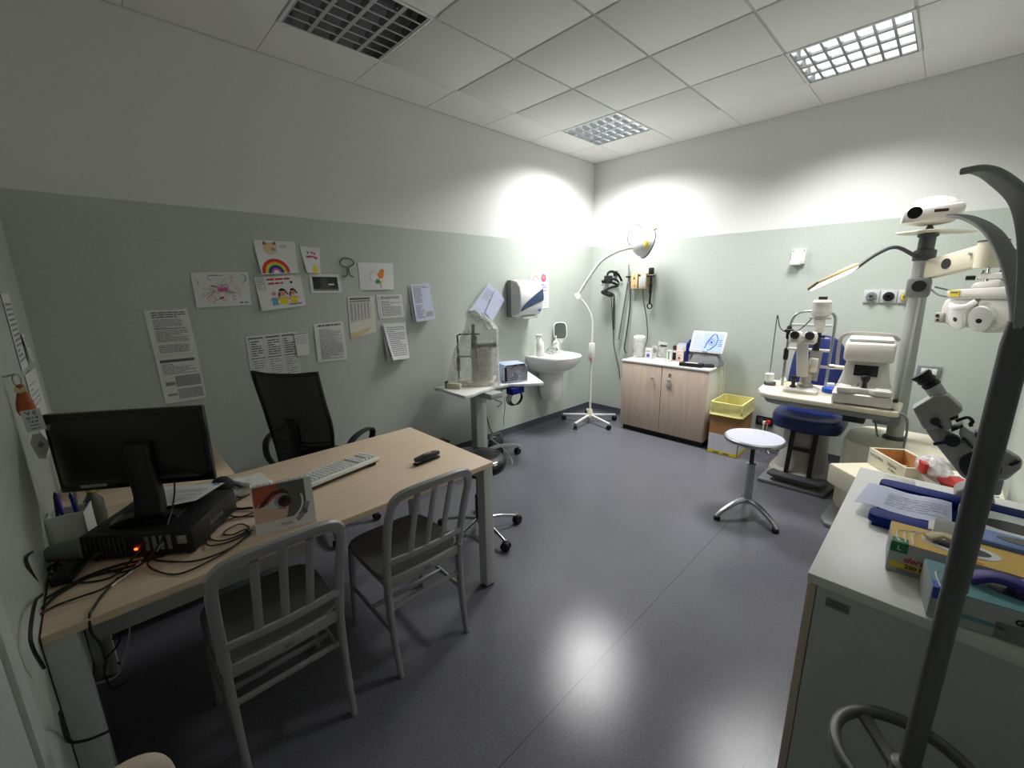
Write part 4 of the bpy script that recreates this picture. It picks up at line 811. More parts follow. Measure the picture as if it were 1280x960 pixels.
part(t, 'holder', B().lathe([(0, 0), (.045, 0), (.045, .006), (.012, .012), (.012, .1), (.04, .11), (.045, .14), (.0, .14)], 'white', 20))
# towel dispenser
t = thing('towel_dispenser', 'white paper towel dispenser with a dark blue swoosh window on the wall', 'towel dispenser', (-1.31, -.005, 1.3))
side = [(0, .0), (-.12, -.0), (-.175, .03), (-.2, .1), (-.203, .2), (-.19, .29), (-.155, .345), (-.09, .365), (0, .365)]
T_ = frame((-.165, 0, 0), (0, 1, 0), (0, 0, 1))
b = B().prism([(y, z) for y, z in side if True], -.0, .33, 'white', .012, T_); part(t, 'cover', b)
part(t, 'back_housing', B().box((0, -.035, .18), (.345, .07, .372), 'midgrey', .012), label='grey back housing')
part(t, 'side_panel', B().prism([(y * .93 - .008, z * .9 + .018) for y, z in side], -.004, .0, 'palegrey', .001, T_))
sw = Sheet([(.165, -.242, .345), (-.165, -.242, .345), (-.165, -.242, .02), (.165, -.242, .02)], (0, -1, 0))
def fy(z):
    for (y0, z0), (y1, z1) in zip(side[1:], side[2:]):
        if z0 <= z <= z1: return y0 + (y1 - y0) * (z - z0) / (z1 - z0) - .005
    return -.13
b = B(); top = []; bot = []
for i in range(15):
    u = i / 14; x = -.155 + .32 * u; zt = .085 + .195 * u ** .75; zb = .055 + .105 * u ** .9; top.append((x, zt)); bot.append((x, zb))
vs = []; fs = []
for i in range(15):
    for j in range(7): z = bot[i][1] + (top[i][1] - bot[i][1]) * j / 6; vs.append((bot[i][0], fy(z) - .001, z))
for i in range(14):
    for j in range(6): a = i * 7 + j; fs.append((a, a + 7, a + 8, a + 1))
b.add(vs, fs, 'blue_window'); part(t, 'level_window', b, label='dark blue curved window')
part(t, 'logo_mark', B().box((.12, fy(.06) - .002, .06), (.04, .004, .02), 'blue', .001)); part(t, 'outlet_lip', B().box((.02, -.11, -.012), (.22, .1, .024), 'white', .006))
# wheeled lamp in the corner
IB = Vector((-.47, -.36, 0)); ID = depth(IB + Vector((0, 0, 1)))
t = thing('wheeled_lamp', 'white examination lamp with a domed head on a five legged wheeled stand', 'lamp', tuple(IB))
for k in range(5):
    a = rad(113 + 72 * k); c, s_ = math.cos(a), math.sin(a)
    part(t, 'base_leg', B().sweep([(c * .02, s_ * .02, .1), (c * .33, s_ * .33, .072)], rrect(.03, .022, .005, 2), 'white', up=(0, 0, 1), scale=[1, .85])); castor(t, c * .32, s_ * .32, .027)
part(t, 'hub', B().lathe([(.03, .06), (.038, .07), (.036, .13), (.022, .17), (.0, .17)], 'ivory', 20))
VH = Vector((.70, .714, 0))
def gv(u, v, near=0): # meets the upright plane through the stand, or one nearer the room by `near`
    r_ = ray(u, v); k = ((IB - VH * near - CAM).dot(VH)) / r_.dot(VH); return CAM + r_ * k
P_ = [IB + Vector((0, 0, z)) for z in (.15, .5, .85, 1.15)] + [gv(739, 395), gv(732, 381), gv(723, 371)]
pole = part(t, 'pole', B().tube(P_, .0125, 'white', 12, 6), True)
b = B().box((IB.x, IB.y - .0, .86), (.05, .06, .2), 'white', .006); part(t, 'control_box', b, True); b = B().box((IB.x - .026, IB.y - .01, .78), (.004, .02, .03), 'pink'); part(t, 'rating_label', b, True)
J = gv(722, 370); part(t, 'elbow_joint', B().cyl(J + Vector((-.02, -.02, 0)), J + Vector((.03, .03, 0)), .034, 'white', n=20), True)
A_ = [J, gv(735, 349, .07), gv(751, 327, .15), gv(770, 315, .22), gv(788, 309.5, .27)]
part(t, 'arm', B().tube(A_, .016, 'white', 12, 6), True)
Hc = gv(806, 304, .31)
ax = (Vector((.78, -.55, -.28))).normalized(); hf = frame(Hc, ax.cross(Vector((0, 0, 1))), Vector((0, 0, 1)).cross(ax).cross(ax) * -1)
hq = Matrix.Translation(Hc) @ ax.to_track_quat('Z', 'Y').to_matrix().to_4x4()
prof = [(0, -.13), (.04, -.125), (.08, -.105), (.115, -.07), (.135, -.02), (.14, .03), (.134, .03), (.12, -.02), (.09, -.065), (0, -.1)]
hd = part(t, 'lamp_head', B().lathe([(r * 1.0, z) for r, z in prof], 'white', 32, hq), True)
part(t, 'rim', B().lathe([(.138, .026), (.147, .026), (.147, .034), (.138, .034)], 'darkgrey', 32, hq), True, parent=hd)
dc = (CAM - Hc); dc = (dc - ax * dc.dot(ax)).normalized(); wf = frame(Hc - ax * .03 + dc * .131, ax, Vector((0, 0, 1)))
part(t, 'warning_label', B().box((0, 0, 0), (.05, .06, .008), 'yellow', .003, wf), True, parent=hd, label='yellow warning label')
part(t, 'handle', B().cyl(Hc + ax * .02 + Vector((.02, -.02, .12)), gv(821, 285, .33), .013, 'straw', n=12), True, label='cream yellow handle')
part(t, 'yoke', B().tube([A_[-1], gv(793, 309, .29), gv(798, 307, .3)], .018, 'white', 10), True)
part(t, 'cable', B().tube([A_[-1] + Vector((0, 0, .02)), gv(784.5, 300, .28), gv(787, 288, .3), gv(793, 280.5, .31), gv(799, 281.5, .31), gv(803, 287, .31)], .005, 'midgrey', 6, 6), True)
# wall mounted head optics and charger
t = thing('head_optics', 'black and white head worn examination optics hanging on the wall by the corner', 'headset', (-.0, -.35, 1.48))
b = B(); 
for k, (z, rx_, ry_, tilt) in enumerate(((.16, .1, .09, 12), (.11, .085, .08, -25))):
    f = TR(-.11, 0, z, 0, 0, 0) @ Euler((0, rad(tilt), 0)).to_matrix().to_4x4()
    b.sweep([f @ Vector((.085 * math.cos(a), rx_ * math.sin(a), .02 * math.sin(2 * a))) for a in [2 * PI * i / 28 for i in range(28)]], rrect(.006, .026, .002, 1), 'black', up=(0, 0, 1), closed=True)
part(t, 'headband', b)
b = B().sweep(catmull([(-.02, -.09, .17), (-.08, -.07, .25), (-.11, 0, .28), (-.08, .07, .25), (-.02, .09, .17)], 6), rrect(.03, .008, .003, 1), 'black', up=(1, 0, 0)); part(t, 'top_strap', b)
b = B(); b.box((-.15, .01, .19), (.09, .07, .09), 'black', .012); b.cyl((-.19, .03, .17), (-.23, .035, .165), .02, 'black', n=16); b.cyl((-.19, -.03, .17), (-.23, -.035, .165), .02, 'black', n=16); part(t, 'optics_block', b)
part(t, 'white_pad', B().box((-.13, .05, .13), (.06, .06, .1), 'white', .02), label='white inner padding'); part(t, 'knob', B().cyl((-.1, .1, .14), (-.1, .13, .14), .02, 'palegrey', n=14))
b = B(); b.box((-.14, .03, .02), (.1, .14, .05), 'black', .02, TR(0, 0, 0, 0, 20)); part(t, 'lower_housing', b)
part(t, 'wall_bracket', B().box((-.02, 0, .26), (.04, .04, .06), 'black', .005))
def _c(): pass
def coil(p0, p1, r, turns, w, n=10):
    p0, p1 = Vector(p0), Vector(p1); return [p0.lerp(p1, i / (turns * n)) + Vector((r * math.cos(2 * PI * i / n), r * math.sin(2 * PI * i / n), 0)) for i in range(turns * n + 1)]
part(t, 'coiled_cord', B().tube(coil((-.06, -.02, .01), (-.04, -.02, -.4), .012, 26, 0), .004, 'black', 5)); part(t, 'straight_cord', B().tube([(-.06, .02, .02), (-.035, .015, -.2), (-.03, -.01, -.42), (-.03, -.03, -.6), (-.022, -.1, -.85), (-.018, -.12, -1.0)], .005, 'darkgrey', 6, 5))
t = thing('wall_charger', 'tan wall charger unit holding two black handheld scopes above the cabinet', 'charger', (0, -.69, 1.56))
part(t, 'body', B().box((-.045, 0, .085), (.09, .185, .17), 'tan', .008)); b = B()
b.box((-.0915, 0, .085), (.003, .012, .16), 'black'); b.box((-.092, -.055, .085), (.003, .08, .13), 'palegrey', .001); part(t, 'front_plate', b)
for y, z, m in ((.05, .12, 'red'), (-.02, .145, 'black'), (.04, .04, 'orange')): part(t, 'indicator', B().box((-.093, y, z), (.004, .022, .02), m, .001))
for s in (1, -1): part(t, 'cradle', B().box((-.05, s * .13, .135), (.05, .08, .018), 'black', .005))
b = B(); b.cyl((-.05, .14, .08), (-.05, .14, .15), .014, 'steel', n=12); b.cyl((-.05, .14, .15), (-.05, .15, .27), .014, 'midgrey', .007, 12); part(t, 'left_scope', b)
b = B(); b.cyl((-.05, -.135, -.16), (-.05, -.135, .14), .013, 'black', n=12); b.cyl((-.05, -.135, -.05), (-.05, -.135, .05), .018, 'black', n=12); b.box((-.055, -.135, .19), (.05, .055, .075), 'black', .015); b.tube([(-.05, -.135 + .028 * math.cos(a), -.19 + .028 * math.sin(a)) for a in [2 * PI * i / 16 for i in range(16)]], .007, 'black', 6, closed=True); part(t, 'right_scope', b)
part(t, 'coiled_cord', B().tube(coil((-.05, .15, .07), (-.05, .24, -.60), .009, 44, 0, 8), .0035, 'darkgrey', 5)); part(t, 'thick_cord', B().tube([(-.05, .12, .08), (-.04, .115, -.2), (-.04, .14, -.5), (-.06, .15, -.68), (-.07, .12, -.745)], .009, 'darkgrey', 8, 5)); part(t, 'thin_cord', B().tube([(-.05, -.04, 0), (-.03, -.05, -.15), (-.03, -.09, -.3), (-.03, -.12, -.55), (-.04, -.08, -.7), (-.07, .02, -.745)], .005, 'darkgrey', 6, 5))
# ================================================================== low cabinet by the right wall
t = thing('low_cabinet', 'low cabinet with two wood grain doors and a white top below the charger', 'cabinet', (-.2, -1.19, 0)); CZ = .80
part(t, 'top', B().bar((-.205, -.475, CZ - .022), (.19, .475, CZ), 'white', .003))
b = B(); b.bar((-.18, -.465, .06), (.185, -.447, CZ - .022), 'white'); b.bar((-.18, .447, .06), (.185, .465, CZ - .022), 'white'); b.bar((.17, -.45, .06), (.185, .45, CZ - .022), 'white'); b.bar((-.18, -.45, .06), (.18, .45, .078), 'white'); part(t, 'carcass', b)
part(t, 'plinth', B().box((.01, 0, .03), (.32, .9, .06), 'black'))
for s in (1, -1):
    dr_ = part(t, 'door', B().bar((-.2, s * .003, .062), (-.182, s * .465, CZ - .026), 'ash', .0015)); y = s * .09
    part(t, 'knob', B().lathe([(0, 0), (.007, 0), (.006, .012), (.02, .018), (.022, .024), (0, .028)], 'palegrey', 16, frame((-.2, y, .65), (0, 1, 0), (0, 0, -1)) @ Matrix.Scale(1, 4)), parent=dr_)
    if s < 0:
        part(t, 'lock', B().cyl((-.2, y, .705), (-.206, y, .705), .011, 'steel', n=16), parent=dr_); part(t, 'key', B().box((-.215, y, .69), (.004, .016, .035), 'steel', .001), parent=dr_); part(t, 'key_tag', B().box((-.208, y + .01, .6), (.004, .045, .06), 'palegrey', .004), parent=dr_)
def on_cab(u, v): return gz(u, v, CZ)
p = on_cab(798, 446); t = thing('tissue_tub', 'translucent white plastic tub stuffed with tissue at the left end of the cabinet', 'tub', (p.x, p.y, CZ), 8)
part(t, 'tub', B().loft([[(x, y, z) for x, y in rrect(w, w, .02)] for z, w in ((0, .105), (.004, .11), (.17, .12), (.172, .112), (.006, .1))], 'tub'))
rg = [[(x * (1 + .12 * math.sin(5 * i)), y * (1 + .12 * math.cos(7 * i)), z + .012 * math.sin(3 * i)) for i, (x, y) in enumerate(sup(a, a, 2.4, 20))] for z, a in ((.02, .045), (.15, .05), (.19, .062), (.225, .06), (.24, .03))]; part(t, 'tissue', B().loft(rg, 'white'))
p = on_cab(807.5, 444); t = thing('tan_carton', 'tan narrow carton right beside the tissue tub', 'carton', (p.x + .05, p.y, CZ), 5); part(t, 'carton', B().box((0, 0, .075), (.06, .065, .15), 'straw', .002)); part(t, 'lid', B().box((0, 0, .155), (.062, .068, .012), 'skinpale', .002))
def carton(u, v, w, d, h, m, label, marks, dx=0, rz=4, cat='box', name='medicine_box'):
    p = on_cab(u, v); t = thing(name, label, cat, (p.x + dx, p.y, CZ), rz); part(t, 'carton', B().box((0, 0, h / 2), (d, w, h), m, .002)); b = B()
    for (y, z, a, c_, mm) in marks: b.box((-d / 2 - .0008, y, z), (.0016, a, c_), mm)
    part(t, 'printed_label', b); return t
carton(811, 448, .07, .05, .115, 'white', 'small white box with a dark round mark in front of the tan carton', [(0, .035, .035, .035, 'purple'), (0, .085, .05, .012, 'inklight')])
p = on_cab(818, 446); t = thing('round_dispenser', 'white box with a ring mark between the white box and the clear jar', 'box', (p.x + .01, p.y, CZ), 4); part(t, 'body', B().box((0, 0, .062), (.05, .065, .125), 'medwhite', .004)); part(t, 'ring', B().lathe([(.022, 0), (.027, 0), (.027, .003), (.022, .003)], 'inkmid', 24, frame((-.026, 0, .075), (0, 1, 0), (0, 0, -1))))
p = on_cab(829, 446.5); t = thing('clear_jar', 'clear plastic box of swabs with a white lid and black strip', 'jar', (p.x + .02, p.y, CZ), 4)
part(t, 'tub', B().box((0, 0, .06), (.1, .115, .12), 'tub', .006)); part(t, 'swabs', B().box((0, 0, .045), (.08, .09, .08), 'cream', .01)); part(t, 'lid', B().box((0, 0, .15), (.105, .12, .05), 'white', .008)); part(t, 'strip', B().box((-.054, -.005, .135), (.004, .075, .014), 'black', .002))
carton(837, 451, .045, .05, .115, 'white', 'narrow white box with green print left of the black pouch', [(0, .06, .012, .08, 'green'), (0, .1, .03, .01, 'inkmid')], -.01)
p = on_cab(843, 450); t = thing('black_pouch', 'black pouch with a white top between two cartons', 'pouch', (p.x + .02, p.y, CZ), 4); part(t, 'body', B().box((0, 0, .045), (.06, .065, .09), 'blackmatte', .01)); part(t, 'white_top', B().box((-.01, 0, .09), (.05, .05, .02), 'white', .008)); part(t, 'dark_top', B().box((.015, 0, .13), (.05, .07, .05), 'copperbrown', .012)); part(t, 'clip', B().cyl((.015, -.005, .15), (.015, -.02, .19), .008, 'black', n=10))
carton(851, 452, .07, .055, .115, 'skinpale', 'pink and white carton left of the navy folder', [(.012, .04, .016, .02, 'hair'), (0, .09, .05, .016, 'white'), (-.02, .05, .012, .07, 'white')], .0)
carton(835, 447, .05, .06, .15, 'skinpale', 'pale pink box standing behind the narrow white box', [(0, .1, .03, .04, 'pink')], .06)
p = on_cab(850, 445); t = thing('paper_stack', 'lilac papers standing behind the pink and white carton', 'papers', (-.07, -1.27, CZ)); part(t, 'sheet', B().box((0, 0, .095), (.012, .16, .19), 'paper_blue', .001)); part(t, 'front_sheet', B().box((-.012, .01, .085), (.004, .15, .17), 'paper', .001))
p = on_cab(857, 453); t = thing('navy_folder', 'navy blue folder standing upright beside the screen', 'folder', (p.x + .05, p.y, CZ), 12); part(t, 'cover', B().prism([(-.07, 0), (.09, 0), (.11, .23), (-.07, .2)], -.012, .012, 'navy', .002, frame((0, 0, 0), (1, 0, 0), (0, 0, 1)))); part(t, 'spine_label', B().box((-.072, 0, .1), (.004, .024, .18), 'navy'))
carton(861, 453, .03, .03, .085, 'medwhite', 'tiny white box between navy folder and black box', [(0, .05, .02, .03, 'inklight')], -.01)
t = thing('screen_device', 'white tilted screen device showing a drawing of an eye on the cabinet', 'screen', (-.16, -1.53, CZ))
sf = frame((0, 0, .235), (0, -1, 0), (.42, 0, 1))
part(t, 'housing', B().box((0, 0, -.012), (.33, .225, .024), 'whitegloss', .012, sf))
e = Sheet([sf @ Vector(p) for p in ((-.15, .092, .001), (.15, .092, .001), (.15, -.098, .001), (-.15, -.098, .001))], sf.to_3x3() @ Vector((0, 0, 1)), gap=.001, base='screen_lit')
e.rect(0, 0, .36, 1, 'screen_lit_pale'); e.rows(.06, .1, .34, .9, 8, 'screen_lit', .5, 131)
for a0, a1, r0, r1 in ((20, 340, .03, .045), (0, 360, .085, .1), (30, 200, .13, .14)): e.band(.64, .5, r0, r1, 'screen_ink', a0, a1, 20)
e.poly([(.44, .15), (.47, .15), (.52, .5), (.66, .9), (.72, .95), (.7, .98), (.62, .9), (.49, .52)], 'screen_ink'); e.poly([(.72, .95), (.8, .7), (.78, .4), (.62, .12), (.55, .08), (.57, .05), (.66, .1), (.81, .38), (.83, .72), (.75, .96)], 'screen_ink'); e.disc(.64, .5, .028, 'screen_ink'); e.rows(.86, .3, .97, .7, 4, 'screen_ink', .3, 133)
part(t, 'screen', e.b)
b = B().box((0, -.105, .004), (.05, .012, .006), 'midgrey', .002, sf); part(t, 'latch', b)
part(t, 'stand', B().loft([[(x + .02, y, z) for x, y in rrect(w, d, .02)] for z, w, d in ((0, .16, .3), (.02, .16, .3), (.1, .1, .24), (.17, .06, .18))], 'midgrey'))
t = thing('black_case', 'flat black case with a white label below the tilted screen', 'case', (-.33, -1.46, CZ), 6); part(t, 'case', B().box((0, 0, .018), (.09, .22, .036), 'black', .005)); part(t, 'label', B().box((0, 0, .0365), (.04, .12, .002), 'cream'))
t = thing('computer_mouse', 'black computer mouse on the right end of the low cabinet', 'mouse', (-.27, -1.605, CZ), 30); part(t, 'body', B().loft([[(x, y, z) for x, y in sup(a, c_, 2.6, 24)] for z, a, c_ in ((0, .028, .05), (.012, .03, .054), (.028, .024, .042), (.035, .01, .02))], 'blackmatte')); part(t, 'wheel', B().cyl((-.003, -.028, .031), (.003, -.028, .031), .006, 'darkgrey', n=12))
for k in range(3): cable([(-.2 + .05 * k, -1.655, .81), (-.17 + .05 * k, -1.688, .76), (-.16 + .05 * k, -1.69, .5), (-.14 + .05 * k, -1.688, .3)], .005, ['pale lead nearest the front hanging down the cabinet side', 'middle pale lead hanging down the cabinet side', 'pale lead nearest the wall hanging down the cabinet side'][k], 'cream')
# waste carton with a yellow bag
t = thing('waste_carton', 'cardboard waste carton with a yellow bag folded over its rim', 'waste bin', (-.23, -1.85, 0), 2)
X0, X1, Y0, Y1 = -.2, .19, -.13, .135; HB = .5
b = B(); 
for lo, hi in (((X0, Y0, 0), (X1, Y1, .006)), ((X0, Y0, 0), (X0 + .006, Y1, HB)), ((X1 - .006, Y0, 0), (X1, Y1, HB)), ((X0, Y0, 0), (X1, Y0 + .006, HB)), ((X0, Y1 - .006, 0), (X1, Y1, HB))): b.bar(lo, hi, 'cardboard')
cbx = part(t, 'carton', b)
b = B(); b.bar((X0 - .0015, Y0 + .004, .03), (X0, Y1 - .004, .2), 'boxwhite'); b.bar((X0 + .02, Y0 - .0015, .03), (X1 - .02, Y0, .1), 'boxwhite')
b.bar((X0 - .002, Y0 + .004, .005), (X0 - .0002, Y1 - .004, .035), 'signyellow'); b.bar((X0 + .004, Y0 - .002, .005), (X1, Y0 - .0002, .035), 'signyellow')
b.prism([(-.03, .2), (.09, .2), (.06, .15), (-.0, .145)], 0, .0025, 'signyellow', 0, frame((X0 - .0005, -.04, 0), (0, -1, 0), (0, 0, 1))); b.bar((X0 - .003, -.05, .155), (X0 - .001, -.03, .2), 'black')
for y in (-.06, .03): b.bar((X0 - .003, y, .012), (X0 - .001, y + .05, .024), 'ink')
part(t, 'printed_band', b, parent=cbx, label='white and yellow printed lower band')
RR = random.Random(9)
def bag(z, g, n=8, am=.004): 
    o = []
    for x, y in rrect(X1 - X0 + 2 * g, Y1 - Y0 + 2 * g, .02, 5): o.append((x + (X0 + X1) / 2 + RR.uniform(-am, am), y + (Y0 + Y1) / 2 + RR.uniform(-am, am), z + RR.uniform(-am, am)))
    return o
b = B().loft([bag(.385, .006), bag(.39, .014), bag(.41, .008), bag(.45, .011), bag(.49, .007), bag(HB + .012, .006, am=.002), bag(HB + .012, -.008, am=.002), bag(.45, -.014), bag(.3, -.02), bag(.12, -.03)], 'bagyellow', False); part(t, 'bag', b, label='yellow bag folded over the rim', ang=25)
# ================================================================== fixtures on the right wall
t = thing('wall_sensor', 'small white square box high on the right wall above the slit lamp', 'sensor', (0, -2.183, 1.755))
part(t, 'cover', B().box((-.014, 0, .065), (.028, .105, .125), 'white', .004)); part(t, 'lower_box', B().box((-.035, .012, .015), (.05, .08, .04), 'white', .005))
for y in (-.04, .04): part(t, 'screw', B().cyl((-.028, y, .115), (-.0305, y, .115), .005, 'darkgrey', n=10))
t = thing('gas_outlet_panel', 'steel wall panel with three round medical outlets behind the column', 'outlet panel', (0, -2.825, 1.432)); 
for k, (y, m) in enumerate(((.104, 'midgrey'), (0, 'blackmatte'), (-.104, 'yellow'))):
    pl = part(t, 'plate', B().box((-.006, y, .05), (.012, .1, .098), 'palegrey', .002)); f = frame((-.012, y, .05), (0, 1, 0), (0, 0, -1)) @ Matrix.Scale(1, 4)
    f = frame((-.012, y, .05), (0, -1, 0), (0, 0, 1))
    o = part(t, 'outlet', B().lathe([(.0, .012), (.012, .012), (.013, .03), (.02, .03), (.022, .012), (.034, .01), (.036, 0), (0, 0)], 'steel' if k != 1 else 'black', 24, f), parent=pl)
    part(t, 'colour_ring', B().lathe([(.024, .011), (.032, .011), (.032, .014), (.024, .014)], m, 24, f), parent=pl)
t = thing('light_switch', 'dark framed wall switch with white rockers right of the column', 'switch', (0, -3.137, .88)); part(t, 'frame', B().box((-.006, 0, .04), (.012, .135, .085), 'midgrey', .003))
for k in range(3): part(t, 'rocker', B().box((-.013, .03 - .03 * k, .04), (.008, .028, .045), 'white', .002))
t = thing('wall_outlet', 'black double socket low on the right wall beside the waste carton', 'socket', (0, -2.08, .22)); part(t, 'frame', B().box((-.006, 0, .07), (.012, .15, .09), 'black', .003)); part(t, 'socket_face', B().box((-.013, .035, .07), (.006, .045, .05), 'darkgrey', .004))
pg = part(t, 'plug', B().cyl((-.01, -.035, .07), (-.05, -.035, .07), .02, 'red', n=16)); part(t, 'plug', B().box((-.03, -.005, .06), (.035, .03, .035), 'white', .006))
cable([(-.05, -2.115, .285), (-.07, -2.12, .2), (-.06, -2.1, .06), (-.1, -2.08, .008), (-.2, -2.12, .008)], .005, 'grey lead falling from the red plug of the low wall socket', 'midgrey'); cable([(-.045, -2.085, .275), (-.06, -2.09, .18), (-.05, -2.13, .05), (-.12, -2.18, .008)], .005, 'white lead falling from the low wall socket', 'white')
b = B().bar((-.03, -3.5, .1), (0, -3.46, 3.0), 'doorpaint', .004); struct(b, 'corner_reflection_strip')  # added pale strip, stands in for the bright reflection down the wall corner
# ================================================================== round metal stool
SX, SY = -1.43, -2.375
t = thing('metal_stool', 'round stool with pale disc seat and polished three leg base', 'stool', (SX, SY, 0))
part(t, 'seat', B().lathe([(0, .545), (.15, .545), (.178, .548), (.185, .556), (.185, .572), (.178, .578), (0, .578)], 'steel', 44)); 
part(t, 'seat_top', B().lathe([(0, .578), (.176, .578), (.174, .5805), (0, .581)], 'stooltop', 44), label='pale lilac grey top')
part(t, 'spring', B().tube([((.07 + .012 * math.cos(9 * a)) * math.cos(a) + .03, (.07 + .012 * math.cos(9 * a)) * math.sin(a) - .04, .525 + .008 * math.sin(9 * a)) for a in [2 * PI * i / 70 for i in range(70)]], .004, 'steel', 5, closed=True))
b = B().lathe([(.03, .09), (.028, .12), (.026, .37), (.029, .375), (.029, .385), (.014, .39)], 'steel', 20); part(t, 'outer_column', b); part(t, 'inner_column', B().cyl((0, 0, .385), (0, 0, .546), .014, 'black', n=16), label='black inner column')
for a in (152, 242, 18):
    c, s_ = math.cos(rad(a)), math.sin(rad(a)); b = B().sweep(catmull([(c * .01, s_ * .01, .115), (c * .1, s_ * .1, .105), (c * .2, s_ * .2, .065), (c * .255, s_ * .255, .025)], 5), rrect(.042, .03, .012, 3), 'steel', up=(0, 0, 1), scale=[1.1 - .03 * i for i in range(16)]); lg = part(t, 'base_leg', b)
    part(t, 'foot', B().cyl((c * .245, s_ * .245, 0), (c * .245, s_ * .245, .02), .022, 'rubber', n=14), parent=lg)
# ================================================================== examination chair
t = thing('examination_chair', 'blue padded examination chair on a grey pedestal against the right wall', 'chair', (-.48, -2.5, 0)); EX = lambda b, n, **k: part(t, n, b, True, **k)
EX(B().prism([(-.80, -2.27), (-.79, -2.72), (-.44, -2.78), (-.18, -2.70), (-.18, -2.27)], 0, .03, 'midgrey', .008), 'floor_plate')
EX(B().loft([[(-.46 + x, -2.5 + y, z) for x, y in sup(a, c_, p_, 40)] for z, a, c_, p_ in ((.03, .25, .22, 4), (.09, .24, .21, 4), (.11, .2, .18, 3), (.2, .175, .165, 2.4), (.38, .16, .155, 2.2), (.42, .145, .14, 2), (.425, .1, .1, 2))], 'medgrey'), 'pedestal')
EX(B().loft([[(-.46 + x, -2.5 + y, z) for x, y in sup(a, a, 2, 28)] for z, a in ((.42, .09), (.47, .1))], 'darkgrey'), 'swivel')
rg = []
for z, k, dz in ((.455, .86, 0), (.465, .95, 0), (.5, 1, 0), (.545, 1, 0), (.57, .96, 0), (.58, .86, 0), (.574, .5, 0)):
    rg.append([(-.5 + x * k, -2.515 + y * k, z + .018 * max(0, abs(y) / .235 - .4) * (z > .53) - .03 * max(0, -x / .24 - .75) * (z > .53) + .02 * max(0, -x / .24 - .7) * (z < .5)) for x, y in sup(.245, .24, 3.6, 48)])
EX(B().loft(rg, 'blue_vinyl'), 'seat')
rg = []
for k in range(25):
    v = math.sin(PI / 2 * k / 24); r = 1 if v < .6 else max(.0, 1 - ((v - .6) / .4) ** 2.6) ** .5; w_ = max(.012, (.2 - .02 * v) * r * min(1, .8 + v * 1.2)); th = max(.006, .042 * min(1, w_ / .08) * min(1, .45 + v * 3))
    rg.append([(-.255 + .15 * v - .03 * math.sin(PI * v * .9) + .02 * (y / .17) ** 2 + x, -2.462 + y, .59 + .575 * v) for x, y in sup(th, w_, 2.8, 40)])
EX(B().loft(rg, 'blue_vinyl'), 'backrest', ang=60)
EX(B().sweep(catmull([(-.36, -2.515, .47), (-.22, -2.515, .48), (-.2, -2.515, .6), (-.17, -2.515, .8)], 5), rrect(.07, .03, .01, 2), 'black', up=(1, 0, 0)), 'back_support')
for y in (-2.44, -2.595): EX(B().sweep([(-.62, y, .47), (-.69, y, .09)], rrect(.032, .022, .005, 2), 'black', up=(-1, 0, 0)), 'footrest_bar')
EX(B().box((-.655, -2.5175, .3), (.02, .15, .03), 'black', .004), 'footrest_crossbar')
EX(B().prism([(-.79, -2.36), (-.76, -2.32), (-.63, -2.34), (-.63, -2.7), (-.76, -2.72), (-.79, -2.68)], .065, .095, 'darkgrey', .012), 'footrest')
# ================================================================== refraction unit
t = thing('refraction_unit', 'cream eye examination unit with column, lamp arm and instrument table', 'examination unit', (-.75, -3.08, 0)); RU = lambda b, n, **k: part(t, n, b, True, **k)
RU(B().prism([(-1.24, -2.80), (-1.16, -2.765), (-.40, -2.80), (-.40, -3.45), (-1.4, -3.45)], 0, .03, 'midgrey', .008), 'floor_plate')
RU(B().loft([[(-.72 + x, -3.11 + y, z) for x, y in sup(a, c_, 3.2, 44)] for z, a, c_ in ((.03, .30, .325), (.05, .31, .335), (.50, .30, .33), (.53, .29, .32), (.545, .26, .29))], 'cream'), 'cabinet')
O_ = Vector((-1.812, -2.84)); e1, e2 = Vector((.72, -.69)).normalized(), Vector((-.69, -.72)).normalized()
dk = [O_, O_ + e1 * .45, Vector((-1.5, -3.47)), Vector((-2.1, -3.47)), O_ + e2 * .62]; dk = [(p.x, p.y) for p in dk]
RU(B().prism(dk, .54, .65, 'cream', .012), 'desk_tray'); 
RU(B().loft([[(-1.55 + x, -3.25 + y, z) for x, y in sup(.14, .14, 4, 28)] for z in (.03, .56)], 'cream'), 'desk_leg')
c0, c1 = Vector((-.72, -3.04, .54)), Vector((-.72, -3.012, 1.72))
colp = [(.045 * x, .045 * y) for x, y in ((1, .3), (1, -.3), (.75, -.75), (.3, -1), (-.3, -1), (-.75, -.75), (-1, -.3), (-1, .3), (-.75, .75), (-.3, 1), (.3, 1), (.75, .75))]
col = RU(B().loft([[c + Vector((x, y, 0)) for x, y in colp] for c in (c0, c1)], 'greymet'), 'column')
RU(B().lathe([(.062, .0), (.062, .02), (.05, .03)], 'darkgrey', 24, Matrix.Translation(c0)), 'column_foot', parent=col)
RU(B().box((-.765, -3.032, 1.1), (.004, .014, .8), 'palegrey'), 'column_groove', parent=col)
RU(B().box((-.74, -3.015, 1.555), (.13, .115, .12), 'midgrey', .02), 'clamp'); RU(B().cyl((-.81, -3.02, 1.565), (-.85, -3.02, 1.565), .034, 'black', n=20), 'clamp_knob')
RU(B().lathe([(.05, 1.72), (.055, 1.725), (.055, 1.78), (.04, 1.79), (.04, 1.86), (.05, 1.865), (.05, 1.88), (.02, 1.885)], 'darkgrey', 24, TR(-.72, -3.012, 0)), 'column_cap')
RU(B().prism([(-.79, -2.86), (-.86, -2.97), (-.86, -3.06), (-.66, -3.16), (-.55, -3.22), (-.5, -3.16), (-.58, -3.0), (-.64, -2.9)], 1.885, 1.897, 'cream', .003), 'projector_tray')
